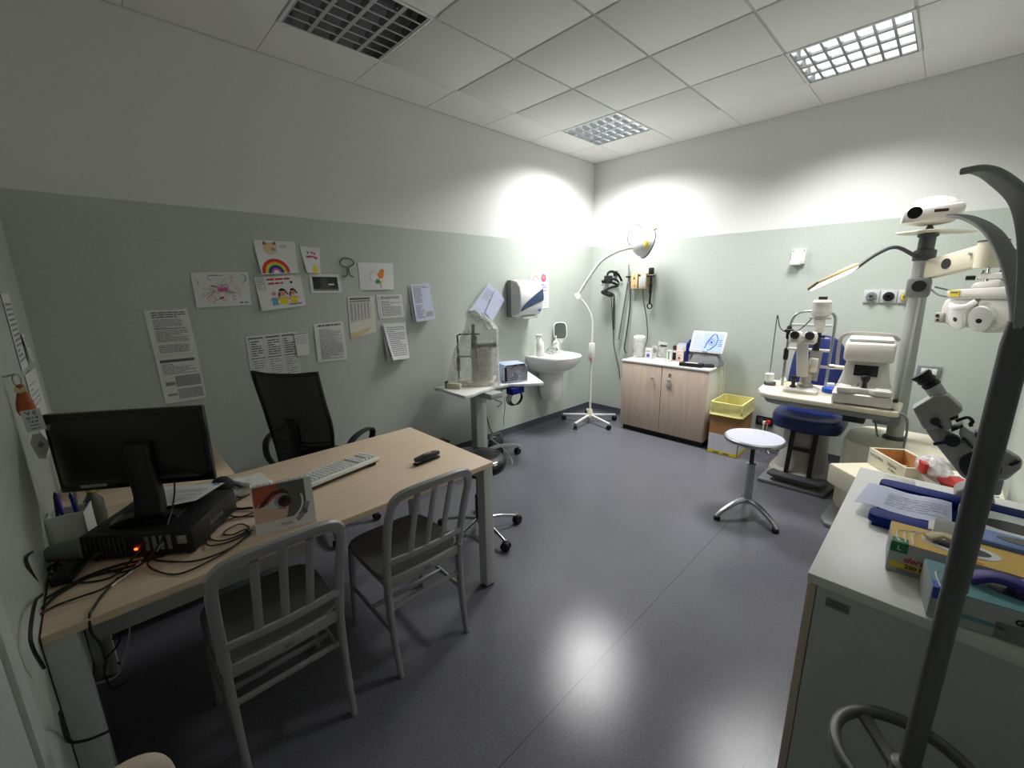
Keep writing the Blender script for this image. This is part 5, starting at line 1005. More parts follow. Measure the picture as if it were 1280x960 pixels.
# instrument table
TT = .82
tb_ = [(-1.11, -3.055), (-1.13, -3.02), (-1.13, -2.36), (-1.09, -2.29), (-.98, -2.245), (-.62, -2.21), (-.57, -2.25), (-.57, -2.94), (-.8, -2.94), (-.8, -3.055)]
RU(B().prism(tb_, TT - .035, TT, 'ivory', .01), 'instrument_table'); RU(B().prism([(x * .94 - .05, (y + 2.65) * .9 - 2.65) for x, y in tb_], TT - .075, TT - .034, 'midgrey', .015), 'table_underside')
RU(B().bar((-.86, -3.06, .66), (-.66, -2.92, .75), 'midgrey', .012), 'table_bracket'); RU(B().box((-.93, -2.83, .71), (.08, .12, .08), 'black', .01), 'table_latch'); RU(B().cyl((-.93, -2.77, .705), (-.93, -2.72, .71), .01, 'steel', n=12), 'latch_lever')
# phoropter arm
a0, a1 = Vector((-.72, -3.03, 1.66)), Vector((-1.0, -3.255, 1.725)); dv = (a1 - a0).normalized()
RU(B().sweep([a0 + dv * .03, a1], rrect(.06, .115, .008, 2), 'ivory', up=(0, 0, 1)), 'phoropter_arm'); 
sd = dv.cross(Vector((0, 0, 1))).normalized(); sd = sd if sd.dot(CAM - a0) > 0 else -sd
RU(B().cyl(a0.lerp(a1, .5) + sd * .028, a0.lerp(a1, .5) + sd * .034, .03, 'black', n=28), 'arm_disc', label='round black disc on the arm')
RU(B().cyl(a0.lerp(a1, .9) + sd * .028 + Vector((0, 0, .02)), a0.lerp(a1, .9) + sd * .04 + Vector((0, 0, .02)), .008, 'steel', n=10), 'arm_screw')
b = B(); b.cyl(a1 + dv * .045 + Vector((0, 0, -.075)), a1 + dv * .045 + Vector((0, 0, .062)), .058, 'ivory', n=30); b.cyl(a1 + dv * .045 + Vector((0, 0, .06)), a1 + dv * .045 + Vector((0, 0, .068)), .06, 'darkgrey', n=30); RU(b, 'arm_head')
# gooseneck lamp
g0 = Vector((-.755, -2.98, 1.745)); G = [Vector((-.72, -3.012, 1.74)), g0, gd(1120, 309, depth(g0) - .02), gd(1095, 318, depth(g0) - .05), gd(1070, 335, depth(g0) - .08)]
RU(B().tube(G, .0115, 'darkgrey', 10, 8), 'gooseneck')
h0, h1 = gd(1068, 336, depth(g0) - .08), gd(1017, 359, depth(g0) - .16); hd_ = (h1 - h0).normalized(); vv = (CAM - (h0 + h1) / 2).normalized(); vv = (vv - hd_ * vv.dot(hd_)).normalized(); ww = hd_.cross(vv); ww = ww if ww.z > 0 else -ww
# the lamp plate is rolled so that its lit underside shows a little toward the room
up_ = (ww * .98 - vv * .17).normalized(); hx = up_.cross(hd_)
hf = frame((h0 + h1) / 2, hd_, hx); sgn = 1 if (hf.to_3x3() @ Vector((0, 0, 1))).z > 0 else -1; LN = (h1 - h0).length
b = B(); b.box((0, 0, .008 * sgn), (LN, .085, .02), 'straw', .006, hf); b.box((-LN * .3, 0, .02 * sgn), (LN * .4, .05, .014), 'ivory', .005, hf); lh = RU(b, 'lamp_head')
for k in (-1, 1): RU(B().box((k * LN * .245 + .004, 0, -.0045 * sgn), (LN * .44, .072, .004), 'led', .001, hf), 'light_panel', parent=lh)
# hanging cords of the unit
cable([(-.76, -2.96, .74), (-.8, -2.93, .7), (-.82, -2.95, .6), (-.8, -2.96, .56)], .006, 'grey lead dropping from the table bracket beside the column', 'midgrey'); cable([(-1.06, -2.98, .83), (-1.1, -3.08, .8), (-1.02, -3.1, .7), (-.95, -3.1, .58), (-.9, -3.1, .552)], .007, 'thick grey lead looping from the autorefractor to the cream unit', 'midgrey')
cable([(-.8, -3.07, 1.55), (-.85, -3.12, 1.51), (-.86, -3.2, 1.5), (-.84, -3.23, 1.51), (-.83, -3.18, 1.53), (-.8, -3.09, 1.56)], .005, 'thin grey loop of cord hanging at the column clamp', 'midgrey')
# chart projector
t = thing('chart_projector', 'pale grey egg shaped chart projector on top of the column', 'projector', (-.72, -3.012, 1.898), 8)
part(t, 'stand', B().lathe([(.05, 0), (.05, .006), (.02, .012), (.012, .03), (.012, .05)], 'darkgrey', 20))
b = B().loft([[(.0 + x, y, z) for x, y in sup(a, c_, 2.4, 40)] for z, a, c_ in ((.035, .05, .05), (.045, .085, .1), (.075, .11, .135), (.11, .115, .14), (.15, .1, .125), (.185, .07, .085), (.2, .03, .04))], 'medwhite', T=TR(.03, 0, 0)); part(t, 'shell', b)
b = B().prism([(.145, .045), (.14, .12), (-.12, .145), (-.135, .11), (-.09, .06)], 0, .07, 'medwhite', .012, frame((-.085, 0, 0), (0, 1, 0), (0, 0, 1))); fr = part(t, 'front_housing', b)
part(t, 'lens', B().lathe([(0, .0), (.027, .0), (.03, .012), (.034, .012), (.034, -.01), (0, -.01)], 'blackgloss', 26, frame((-.158, .095, .095), (0, -1, 0), (0, 0, 1)))); part(t, 'sensor_window', B().box((-.157, -.02, .098), (.006, .062, .018), 'copperbrown', .004), label='dark slot beside the lens')
# phoropter
ph = a1 + dv * .045; PZ = 1.335
t = thing('phoropter', 'pale grey phoropter with two white eye plates hanging from the arm', 'phoropter', (ph.x, ph.y - .005, PZ), -38)
HZ = ph.z - .0765 - PZ
b = B(); b.cyl((0, 0, .24), (0, 0, HZ), .009, 'chrome', n=12); b.cyl((0, .02, HZ - .01), (-.01, .03, HZ - .06), .007, 'chrome', n=10); part(t, 'hanger_rod', b)
part(t, 'knob', B().cyl((-.02, .04, HZ - .05), (-.045, .065, HZ - .05), .013, 'black', n=14)); b = B(); b.cyl((.0, -.055, HZ - .03), (-.0, -.085, HZ + .07), .008, 'black', n=10); b.ball((0, -.087, HZ + .075), .015, 'black', n=12); part(t, 'lever', b)
part(t, 'upper_housing', B().loft([[(x, y - .05, z) for x, y in rrect(w, d, .02)] for z, w, d in ((.262, .08, .13), (.268, .09, .14), (.29, .09, .13), (.297, .07, .1))], 'medwhite'))
part(t, 'neck', B().prism([(.04, .21), (.02, .245), (-.08, .262), (-.1, .255), (-.105, .21)], -.05, .05, 'medwhite', .008, frame((0, 0, 0), (0, 1, 0), (0, 0, 1))))
part(t, 'bridge', B().prism([(.135, .165), (.145, .205), (.06, .212), (-.06, .222), (-.175, .225), (-.185, .165)], -.055, .055, 'medwhite', .01, frame((0, 0, 0), (0, 1, 0), (0, 0, 1))))
yl = part(t, 'warning_label', B().box((-.0565, .095, .188), (.003, .05, .036), 'signyellow'), label='yellow warning label'); part(t, 'label_text', B().box((-.0583, .095, .193), (.001, .036, .008), 'ink'), parent=yl)
for s, nm in ((1, 'wing'), (-1, 'wing')):
    pr = [(.01, .16), (.155, .155), (.165, .1), (.15, .03), (.1, .0), (.03, .0), (.012, .05)] if s > 0 else [(.01, .16), (.18, .16), (.185, .09), (.165, .03), (.12, -.012), (.05, -.02), (.012, .02)]
    w = part(t, nm, B().prism([(s * y, z) for y, z in pr], -.05, .05, 'medwhite', .018, frame((.01, 0, 0), (0, 1, 0), (0, 0, 1)), seg=3))
    pf = frame((-.062, s * .055, .055), (-.25 * s, -1, 0), (-.25, 0, 1)); part(t, 'eye_plate', B().prism(sup(.046, .07, 2.2, 30), -.012, .006, 'whitegloss', .003, pf), parent=w, label='white oval eye plate'); part(t, 'aperture', B().lathe([(0, .0065), (.012, .0065), (.013, .008), (.009, .009), (0, .009)], 'black', 18, pf @ TR(.0, -.008, 0)), parent=w)
b = B().sweep(catmull([(-.075, .09, .125), (-.09, .05, .115), (-.09, .0, .12), (-.075, -.03, .15)], 6), rrect(.03, .012, .005, 2), 'whitegloss', up=(1, 0, 0)); part(t, 'brow_rest', b)
b = B(); b.box((-.02, .155, .05), (.06, .05, .06), 'medgrey', .008); b.cyl((-.051, .162, .06), (-.054, .162, .06), .01, 'black', n=12); b.cyl((-.051, .157, .035), (-.054, .157, .035), .007, 'black', n=12); part(t, 'side_dial', b); part(t, 'thumb_wheel', B().cyl((0, -.17, .07), (0, -.215, .07), .014, 'steel', n=16))
# slit lamp
t = thing('slit_lamp', 'slit lamp microscope with twin eyepieces on the instrument table', 'slit lamp', (-.90, -2.50, TT), 6)
part(t, 'base', B().loft([[(x, y, z) for x, y in rrect(w, d, .03)] for z, w, d in ((0, .18, .21), (.02, .18, .21), (.036, .15, .18), (.04, .12, .15))], 'medwhite'))
b = B().lathe([(.022, .036), (.02, .05), (.012, .055), (.014, .09), (.02, .105), (.018, .12), (0, .124)], 'black', 18, TR(-.055, .045, 0)); part(t, 'joystick', b)
part(t, 'turntable', B().lathe([(.05, .038), (.05, .06), (.035, .07), (.035, .125), (.0, .125)], 'medgrey', 22, TR(.0, -.02, 0)))
part(t, 'microscope_arm', B().sweep([(-.03, .0, .12), (-.05, .025, .38)], rrect(.068, .05, .01, 2), 'medwhite', up=(-1, 0, 0)))
for s in (1, -1):
    hs = part(t, 'eyepiece_housing', B().loft([[(x - .05, y + s * .043 + .025, z) for x, y in sup(a, c_, 3, 24)] for z, a, c_ in ((.355, .03, .028), (.37, .045, .04), (.41, .048, .042), (.435, .04, .034), (.44, .02, .02))], 'medwhite'))
    part(t, 'eyepiece', B().lathe([(.0, 0), (.022, 0), (.022, .03), (.028, .036), (.028, .055), (.02, .058), (.018, .05), (0, .05)], 'black', 20, frame((-.09, s * .043 + .025, .408), (0, -1, 0), (.3, 0, 1))), parent=hs)
part(t, 'light_arm', B().sweep([(.05, -.05, .08), (.06, -.06, .3)], rrect(.07, .03, .006, 2), 'medgrey', up=(-1, 0, 0)))
b = B(); b.cyl((.05, -.05, .3), (.05, -.05, .46), .022, 'black', n=16); b.box((.045, -.05, .4), (.03, .09, .015), 'black', .003); part(t, 'slit_mechanism', b)
part(t, 'scale_drum', B().lathe([(.03, .43), (.03, .47), (.034, .475), (.034, .52), (.028, .525)], 'medwhite', 22, TR(.05, -.05, 0)))
part(t, 'lamp_plate', B().prism(sup(.05, .065, 4, 24), .525, .54, 'medgrey', .003, TR(.05, -.05, 0))); lhd = part(t, 'lamp_house', B().lathe([(.045, .54), (.055, .555), (.058, .59), (.052, .63), (.056, .64), (.05, .655), (0, .658)], 'medwhite', 28, TR(.05, -.05, 0))); part(t, 'lamp_cap', B().box((.05, -.05, .668), (.03, .05, .022), 'black', .004), parent=lhd)
b = B(); b.box((-.0, -.055, .2), (.04, .05, .1), 'medwhite', .008); b.cyl((-.02, -.055, .17), (-.035, -.055, .17), .016, 'ivory', n=16); part(t, 'slit_knob', b)
b = B().tube(catmull([(.16, .135, 0), (.16, .135, .3), (.16, .13, .48), (.16, .1, .55), (.16, .03, .57), (.16, -.06, .57), (.16, -.12, .55), (.16, -.135, .48), (.16, -.135, .3), (.16, -.135, 0)], 6), .0095, 'steel', 10); part(t, 'chin_rest_frame', b)
part(t, 'chin_rest', B().box((.15, 0, .29), (.05, .26, .018), 'medwhite', .005)); part(t, 'forehead_strap', B().box((.15, 0, .47), (.008, .25, .02), 'white', .003)); part(t, 'lower_bar', B().box((.155, -.06, .17), (.02, .15, .02), 'medwhite', .004))
for z0, z1 in ((.36, .46), (.2, .29)): part(t, 'grip', B().lathe([(.013, z0), (.017, z0 + .01), (.017, z1 - .01), (.013, z1)], 'black', 14, TR(.16, .137, 0)))
part(t, 'fixation_arm', B().box((.1, .13, .43), (.1, .05, .016), 'black', .004)); part(t, 'table_cap', B().box((.14, -.165, .03), (.05, .05, .06), 'white', .01, TR(0, 0, 0, 0)))
p = gz(958, 477, TT); t = thing('cable_post', 'thin rod on a white cylinder holding a lead up beside the slit lamp', 'rod', (p.x + .03, p.y - .01, TT))
part(t, 'socket', B().lathe([(0, 0), (.03, 0), (.032, .06), (.028, .065), (0, .065)], 'white', 20)); part(t, 'rod', B().cyl((0, 0, .06), (.0, 0, .52), .0045, 'midgrey', n=8))
q = Vector((-.85, -2.55, TT + .62)) - Vector((p.x + .03, p.y - .01, TT)); part(t, 'lead', B().tube([(0, 0, .51), (.0, -.005, .525), q * .12 + Vector((0, 0, .36)), q * .35 + Vector((0, 0, .19)), q * .6 + Vector((0, 0, .07)), q * .85 + Vector((0, 0, .02)), q + Vector((-.03, .04, 0))], .004, 'black', 6, 7))
p = gz(962, 481, TT); t = thing('black_puck', 'round black rubber puck on the left corner of the instrument table', 'puck', (p.x, p.y, TT)); part(t, 'puck', B().lathe([(0, 0), (.038, 0), (.041, .006), (.041, .022), (.036, .027), (0, .027)], 'darkgrey', 26)); part(t, 'top_disc', B().lathe([(0, .027), (.03, .027), (.03, .0285), (0, .0285)], 'midgrey', 26))
p = gz(1033, 491, TT); t = thing('blue_lid', 'round bright blue plastic lid between slit lamp and autorefractor', 'lid', (p.x + .035, p.y - .025, TT)); part(t, 'top', B().lathe([(0, .034), (.057, .034), (.06, .031), (.06, .026), (0, .026)], 'blue', 34)); part(t, 'rim', B().lathe([(.054, 0), (.0605, 0), (.0605, .027), (.054, .027)], 'blue', 34))
p = gz(977, 478, TT); t = thing('tissue_scrap', 'small white clip and tissue scrap beside the cable post', 'tissue', (p.x + .05, p.y, TT), 20); part(t, 'scrap', B().loft([[(x, y, z) for x, y in sup(a, a * .6, 2.2, 18)] for z, a in ((0, .03), (.012, .035), (.03, .022), (.04, .006))], 'white'))
p = gz(990, 487, TT); t = thing('yellow_cap', 'small yellow and white cap at the left of the slit lamp base', 'cap', (p.x + .0, p.y + .03, TT), 0); part(t, 'body', B().cyl((0, 0, 0), (0, 0, .022), .016, 'white', n=18)); part(t, 'cap', B().lathe([(.015, .022), (.015, .038), (.008, .044), (0, .044)], 'yellow', 18))
# autorefractor
t = thing('autorefractor', 'pale grey table autorefractor with a dark screen and black joystick', 'autorefractor', (-.945, -2.85, TT), 5); W = .15
b = B(); b.loft([[(x, y, z) for x, y in rrect(w, d, .015)] for z, w, d in ((.012, .35, .3), (.07, .35, .3), (.078, .33, .28))], 'medwhite'); bs = part(t, 'base', b)
for x in (-.14, .14):
    for y in (-.11, .11): part(t, 'foot', B().box((x, y, .007), (.05, .06, .014), 'medgrey', .003), parent=bs)
part(t, 'carriage', B().prism([(-.185, -.14), (-.185, -.06), (-.16, -.03), (-.16, .03), (-.185, .06), (-.185, .13), (.1, .13), (.1, -.14)], .08, .115, 'medwhite', .008))
part(t, 'button_plate', B().box((-.12, -.095, .1165), (.09, .07, .005), 'white', .002)); part(t, 'printer_cover', B().box((-.12, .09, .117), (.09, .06, .006), 'white', .003)); part(t, 'button', B().cyl((-.1, .03, .115), (-.1, .03, .14), .006, 'medgrey', n=12))
part(t, 'joystick', B().lathe([(.024, .113), (.014, .118), (.012, .145), (.024, .17), (.024, .187), (.018, .195), (0, .196)], 'black', 20, TR(-.125, -.005, 0)))
bd = part(t, 'body', B().loft([[(x + ox, y, z) for x, y in rrect(w, d, .02)] for z, w, d, ox in ((.115, .2, .27, .03), (.15, .2, .25, .035), (.26, .2, .215, .05), (.275, .18, .2, .05))], 'medwhite'))
sl = frame((-.063, .0, .215), (0, -1, 0), (.14, 0, 1)); part(t, 'screen', B().box((0, 0, .002), (.12, .07, .006), 'screen_dark', .002, sl), parent=bd)
part(t, 'measuring_head', B().prism([(-.12, .275), (-.13, .33), (-.115, .40), (.13, .405), (.15, .36), (.12, .275)], -.125, .125, 'medwhite', .02, frame((.02, 0, 0), (1, 0, 0), (0, 0, 1)), seg=3))
part(t, 'top_cover', B().box((.02, 0, .412), (.2, .22, .02), 'white', .008))
b = B().sweep(catmull([(.13, .16, .2), (.13, .165, .34), (.13, .155, .41), (.13, .1, .435), (.13, 0, .437), (.13, -.1, .43), (.13, -.14, .4)], 6), rrect(.022, .012, .004, 2), 'medgrey', up=(1, 0, 0)); part(t, 'forehead_frame', b)
b = B(); b.cyl((.08, .1, .2), (.08, .17, .2), .014, 'ivory', n=14); b.cyl((.08, .17, .2), (.08, .2, .2), .018, 'steel', n=16); part(t, 'chin_rest_knob', b)
part(t, 'power_socket', B().box((-.1, -.162, .05), (.03, .03, .02), 'black', .003), parent=bs)
# ================================================================== things on the desk tray of the unit
DT = .65
A2, B2, N2 = Vector((-1.667, -2.984)), Vector((-1.516, -3.074)), Vector((-1.886, -3.138)); lx = (N2 - A2); bl = lx.length; ba = math.degrees(math.atan2(lx.y, lx.x)); bwid = .165
ctr = A2 + lx * .5 + Vector((-lx.y, lx.x)).normalized() * bwid / 2
t = thing('wooden_box', 'open white painted wooden box with handwriting on the cream unit tray', 'box', (ctr.x, ctr.y, DT), ba); hw, hl, bh = bwid / 2, bl / 2, .083
b = B()
for lo, hi in (((-hl, -hw, 0), (hl, hw, .008)), ((-hl, -hw, .008), (-hl + .01, hw, bh)), ((hl - .01, -hw, .008), (hl, hw, bh)), ((-hl + .01, -hw, .008), (hl - .01, -hw + .01, bh)), ((-hl + .01, hw - .01, .008), (hl - .01, hw, bh))): b.bar(lo, hi, 'cream', .001)
wl = part(t, 'walls', b)
b = B()
for lo, hi in (((-hl + .0102, -hw + .0102, .0085), (hl - .0102, hw - .0102, .0095)), ((-hl + .0102, -hw + .0102, .009), (-hl + .0112, hw - .0102, bh - .004)), ((hl - .0112, -hw + .0102, .009), (hl - .0102, hw - .0102, bh - .004)), ((-hl + .0102, hw - .0112, .009), (hl - .0102, hw - .0102, bh - .004)), ((-hl + .0102, -hw + .0102, .009), (hl - .0102, -hw + .0112, bh - .004))): b.bar(lo, hi, 'crate')
part(t, 'inner_lining', b, label='bare wood inside'); b = B(); RR = random.Random(21)
hfm = frame((0, -hw - .0006, bh / 2), (1, 0, 0), (0, 0, 1))
sdz = -1 if (INV[t].inverted() @ Vector((0, -hw, 0)) - CAM).length < (INV[t].inverted() @ Vector((0, hw, 0)) - CAM).length else 1
hfm = frame((0, sdz * (hw + .0006), bh / 2), (-sdz, 0, 0), (0, 0, 1))
b.text('OCCHIALI', .022, 'ink', hfm @ TR(-.07, .012, 0), .0003); b.text('TRIALE', .022, 'ink', hfm @ TR(.045, .012, 0), .0003); b.text('FORO', .02, 'ink', hfm @ TR(.05, -.012, 0), .0003); part(t, 'handwriting', b, parent=wl)
cable([tuple(Vector((ctr.x, ctr.y, DT + .02)) + Vector((x, y, z))) for x, y, z in ((-.02, .02, 0), (.02, .03, .01), (.05, -.0, 0), (.03, -.03, .01), (-.01, -.02, 0), (.0, .01, .02))], .003, 'dark red wire curled inside the wooden box', 'copperbrown', group='cables of the unit')
p = gz(1158, 584, DT + .09); t = thing('plastic_bag', 'crumpled clear plastic bag with red print spilling from the wooden box end', 'bag', (p.x - .03, p.y - .02, DT + .084), 20); RR = random.Random(4)
def crump(z, a, c_, am): return [(x + RR.uniform(-am, am), y + RR.uniform(-am, am), z + RR.uniform(-am, am) * .7) for x, y in sup(a, c_, 2.2, 26)]
part(t, 'bag', B().loft([crump(.002, .07, .05, .004), crump(.02, .09, .06, .008), crump(.04, .075, .05, .01), crump(.06, .05, .035, .008), crump(.07, .02, .015, .004)], 'bag_clear'), ang=20)
part(t, 'inner_swab', B().sweep(catmull([(-.06, 0, .02), (-.02, .02, .035), (.03, .0, .04), (.07, .02, .03)], 5), circ(.012, 8), 'white')); part(t, 'red_print', B().loft([[(x - .03, y + .045, z) for x, y in sup(.035, .012, 2.5, 16)] for z in (.005, .05)], 'red'), label='red printed patch')
p = gz(1172, 603, DT + .05); t = thing('white_tray_box', 'low white tray box beside the wooden box, in front of the lensmeter', 'box', (p.x + .0, p.y - .06, DT), ba); b = B()
for lo, hi in (((-.1, -.08, 0), (.1, .08, .005)), ((-.1, -.08, .005), (-.095, .08, .06)), ((.095, -.08, .005), (.1, .08, .06)), ((-.095, -.08, .005), (.095, -.075, .06)), ((-.095, .075, .005), (.095, .08, .06))): b.bar(lo, hi, 'white')
q0 = INV[t].inverted(); part(t, 'tray', b); part(t, 'printed_label', B().box((-.05, -.0805, .03), (.05, .001, .02), 'pink'))
q = q0 @ Vector((.0, .0, .005)); t = thing('orange_bowl', 'small orange red plastic dish inside the low white tray box', 'dish', tuple(q)); part(t, 'dish', B().lathe([(0, 0), (.04, 0), (.055, .05), (.062, .058), (.058, .06), (.05, .052), (.036, .006), (0, .006)], 'orange', 28)); part(t, 'rim', B().lathe([(.057, .056), (.065, .058), (.064, .063), (.057, .062)], 'red', 28))
# ================================================================== near cabinet and what stands on it
NZ = .9; NX0, NX1, NY0, NY1 = -3.36, -2.5, -3.49, -3.02
t = thing('storage_cabinet', 'tall white storage cabinet in the right foreground with wood doors', 'cabinet', (-2.93, -3.255, 0))
part(t, 'top', B().bar((NX0, NY0, NZ - .025), (NX1, NY1, NZ), 'white', .002), True)
b = B(); b.bar((NX0 + .004, NY0, .06), (NX0 + .022, NY1 - .022, NZ - .026), 'palegrey'); b.bar((NX1 - .022, NY0, .06), (NX1 - .004, NY1 - .022, NZ - .026), 'palegrey'); b.bar((NX0 + .02, NY0, .06), (NX1 - .02, NY0 + .01, NZ - .026), 'palegrey'); b.bar((NX0 + .02, NY0 + .01, .06), (NX1 - .02, NY1 - .022, .08), 'palegrey'); ca = part(t, 'carcass', b, True)
part(t, 'plinth', B().bar((NX0 + .03, NY0, 0), (NX1 - .03, NY1 - .05, .06), 'black'), True)
xm = (NX0 + NX1) / 2
for x0, x1 in ((NX0 + .003, xm - .002), (xm + .002, NX1 - .003)):
    d_ = part(t, 'door', B().bar((x0, NY1 - .02, .062), (x1, NY1 - .002, NZ - .03), 'ash', .001), True); kx = xm + (.06 if x0 > xm - .01 else -.06); part(t, 'knob', B().lathe([(0, 0), (.006, 0), (.006, .012), (.018, .018), (.02, .024), (0, .028)], 'steel', 14, frame((kx, NY1 - .002, .74), (1, 0, 0), (0, 0, -1))), True, parent=d_)
st_ = part(t, 'inventory_sticker', B().box((NX0 + .0035, -3.085, NZ - .058), (.001, .046, .024), 'midgrey'), True, parent=ca, label='small grey sticker'); b = B(); b.bar((NX0 + .0025, -3.105, NZ - .062), (NX0 + .003, -3.065, NZ - .058), 'ink'); b.bar((NX0 + .0025, -3.1, NZ - .054), (NX0 + .003, -3.07, NZ - .051), 'ink'); part(t, 'sticker_print', b, True, parent=ca)
# navy tray with papers
t = thing('navy_tray', 'navy blue open tray with two thick rims on the white cabinet top', 'tray', (-2.84, -3.29, NZ))
part(t, 'floor', B().bar((-2.985, -3.485, NZ + .0), (-2.66, -3.1, NZ + .008), 'navy', .002), True)
for x0, x1 in ((-2.99, -2.925), (-2.72, -2.655)): part(t, 'rim', B().prism([(x0, -3.487), (x1, -3.487), (x1, -3.105), (x1 - .012, -3.09), (x0 + .012, -3.09), (x0, -3.105)], NZ + .008, NZ + .034, 'navy', .006), True)
s = Sheet([(-2.73, -3.065, NZ + .03), (-2.73, -3.26, NZ + .03), (-2.918, -3.26, NZ + .03), (-2.918, -3.05, NZ + .03)], (0, 0, 1), gap=0, base='paper_blue', curl=lambda u, v: .003 * math.sin(9 * u)); s.rows(.3, .2, .95, .8, 6, 'inklight', .25, 141); s.done('paper_sheet', 'lilac white sheets lying between the navy tray rims', 'paper')
t = thing('tissue_pack', 'white tissue box with a dark oval opening inside the navy tray', 'tissue box', (-2.823, -3.375, NZ + .008)); part(t, 'carton', B().box((0, 0, .013), (.19, .2, .026), 'white', .003)); part(t, 'opening', B().prism(sup(.035, .07, 2, 28), .0262, .0272, 'black'), label='dark oval opening')
t = thing('clear_case', 'small clear plastic case with a yellow green label behind the navy tray', 'case', (-2.61, -3.135, NZ), 4); part(t, 'case', B().box((0, 0, .012), (.05, .08, .024), 'tub', .003)); part(t, 'label', B().box((-.036, 0, .012), (.001, .06, .014), 'signyellow'))
# glove boxes
def glovebox(name, lab, x0, y0, ln, wd, h, rz, top, sq, letter, stand, extra):
    t = thing(name, lab, 'glove box', (x0, y0, NZ + stand), rz, 'glove boxes on the white cabinet')
    # local: x right along the front face, y back, z up; front face at y=0
    part(t, 'carton', B().box((ln / 2, wd / 2, h / 2), (ln, wd, h), 'greybox', .002))
    b = B(); b.box((ln / 2, wd / 2, h + .0006), (ln - .002, wd - .002, .0012), top)
    for q in range(3): b.tube([(.012 + .014 * q, .01, h + .0014), (.012 + .014 * q, wd * .5, h + .0014), (.02 + .02 * q, wd * .8 - .01 * (2 - q), h + .0014), (.055 + .02 * q, wd * .93 - .012 * (2 - q), h + .0014)], .0016, 'white', 5, 5)
    tp = part(t, 'printed_top', b); ff = frame((0, -.0008, 0), (1, 0, 0), (0, 0, 1)); tf = frame((0, 0, h + .0013), (1, 0, 0), (0, 1, 0))
    b = B(); b.box((.017, h - .012, 0), (.03, .024, .001), sq, 0, ff); b.box((.017, .012, 0), (.03, .026, .0014), sq, 0, tf); b.text(letter, .018, 'white', ff @ TR(.017, h - .012, .0006), .0002); b.text(letter, .018, 'white', tf @ TR(.017, .012, .0008), .0002); part(t, 'size_mark', b)
    extra(t, ff, tf, tp); return t
def gl(t, ff, tf, tp):
    b = B(); b.box((.05, .022, 0), (.09, .014, .001), 'signyellow', 0, ff); b.text('200 PCS', .014, 'blackmatte', ff @ TR(.056, .022, .0006), .0002, .0004); yb = part(t, 'count_band', b)
    b = B().text('derulab', .02, 'red', ff @ TR(.058, .04, .0006), .0002, .0004, .3); part(t, 'maker_lettering', b); b = B().text('GUANTI IN VINILE', .0125, 'blackmatte', ff @ TR(.145, .058, .0006), .0002, .0004); part(t, 'product_lettering', b)
    b = B(); b.text('ELASTICIZZATO', .0125, 'blackmatte', ff @ TR(.18, .036, .0006), .0002, .0004); 
    for k in range(3): b.box((.05, .006 + .003 * k, 0), (.06, .001, .0008), 'inkmid', 0, ff)
    part(t, 'small_print', b); op = part(t, 'opening', B().prism(sup(.05, .022, 2, 28), 0, .0012, 'black', 0, tf @ TR(.12, .06, 0)), label='dark oval opening')
    b = B(); b.prism(sup(.065, .035, 2, 28), 0, .0008, 'paper', 0, tf @ TR(.12, .06, 0)); part(t, 'white_panel', b, parent=tp)
    gv = solo(B().sweep(catmull([(-.035, -.004, .005), (-.01, .01, .014), (.015, -.002, .012), (.04, -.014, .008)], 5), rrect(.024, .009, .004, 2), 'latex', up=(0, 0, 1)), 'latex_glove', 'cream glove sticking out of the yellow glove box', 'glove', tuple(INV[t].inverted() @ Vector((.1, .06, .0805))), math.degrees(t.rotation_euler.z))
    b = B().text('MONOUSO', .009, 'orange', tf @ TR(.13, .008, .0004), .0002); part(t, 'top_lettering', b, parent=tp)
def gm(t, ff, tf, tp):
    b = B().text('GUANTI IN', .017, 'blackmatte', ff @ TR(.16, .048, .0006), .0002, .0006); b.text('NITRILE', .013, 'inkmid', ff @ TR(.222, .047, .0006), .0002); part(t, 'product_lettering', b); part(t, 'grey_panel', B().box((.165, .02, 0), (.14, .034, .001), 'midgrey', 0, ff)); b = B(); b.box((.06, .026, 0), (.1, .008, .001), 'teal', 0, ff); b.box((.2, .02, 0), (.12, .03, .0012), 'whitegloss', 0, tf); part(t, 'teal_band', b)
    b = B().text('SENZA', .014, 'teal', tf @ TR(.19, .02, .0012, 180), .0002, .0004); part(t, 'top_lettering', b, parent=tp)
    part(t, 'opening', B().prism(sup(.07, .026, 2, 28), 0, .0014, 'black', 0, tf @ TR(.16, .07, 0)), label='dark oval opening')
    for k, (x, pts) in enumerate(((.09, [(-.03, .0, .004), (.0, .006, .018), (.03, .004, .02), (.06, .002, .012)]), (.17, [(-.05, .0, .008), (-.01, .01, .024), (.04, .0, .026), (.08, -.006, .012)]))):
        solo(B().sweep(catmull(pts, 5), rrect(.034, .016, .007, 2), 'purpleglove', up=(0, 0, 1)), 'nitrile_glove', ['purple glove sticking out nearest the M mark of the glove box', 'purple glove sticking out at the right of the same teal glove box'][k], 'glove', tuple(INV[t].inverted() @ Vector((x, .068, .07 + .002))), math.degrees(t.rotation_euler.z))
glovebox('glove_box', 'large yellow topped glove box marked L and 200 PCS', -3.215, -3.15, .245, .115, .078, -86, 'gloveyellow', 'glovegreen', 'L', 0, gl)
glovebox('glove_box', 'teal topped glove box marked M at the cabinet front edge', -3.352, -3.226, .245, .115, .07, -82, 'teal', 'blue', 'M', 0, gm)
t = thing('tissue_packet', 'periwinkle blue packet with an oval opening behind the yellow glove box', 'packet', (-3.045, -3.385, NZ), -88); part(t, 'packet', B().box((0, 0, .045), (.19, .075, .09), 'bluepack', .008)); part(t, 'opening', B().prism(sup(.06, .018, 2, 28), .0895, .0912, 'lensgrey'), label='oval opening'); part(t, 'band', B().box((0, -.0385, .02), (.186, .001, .02), 'navy'))
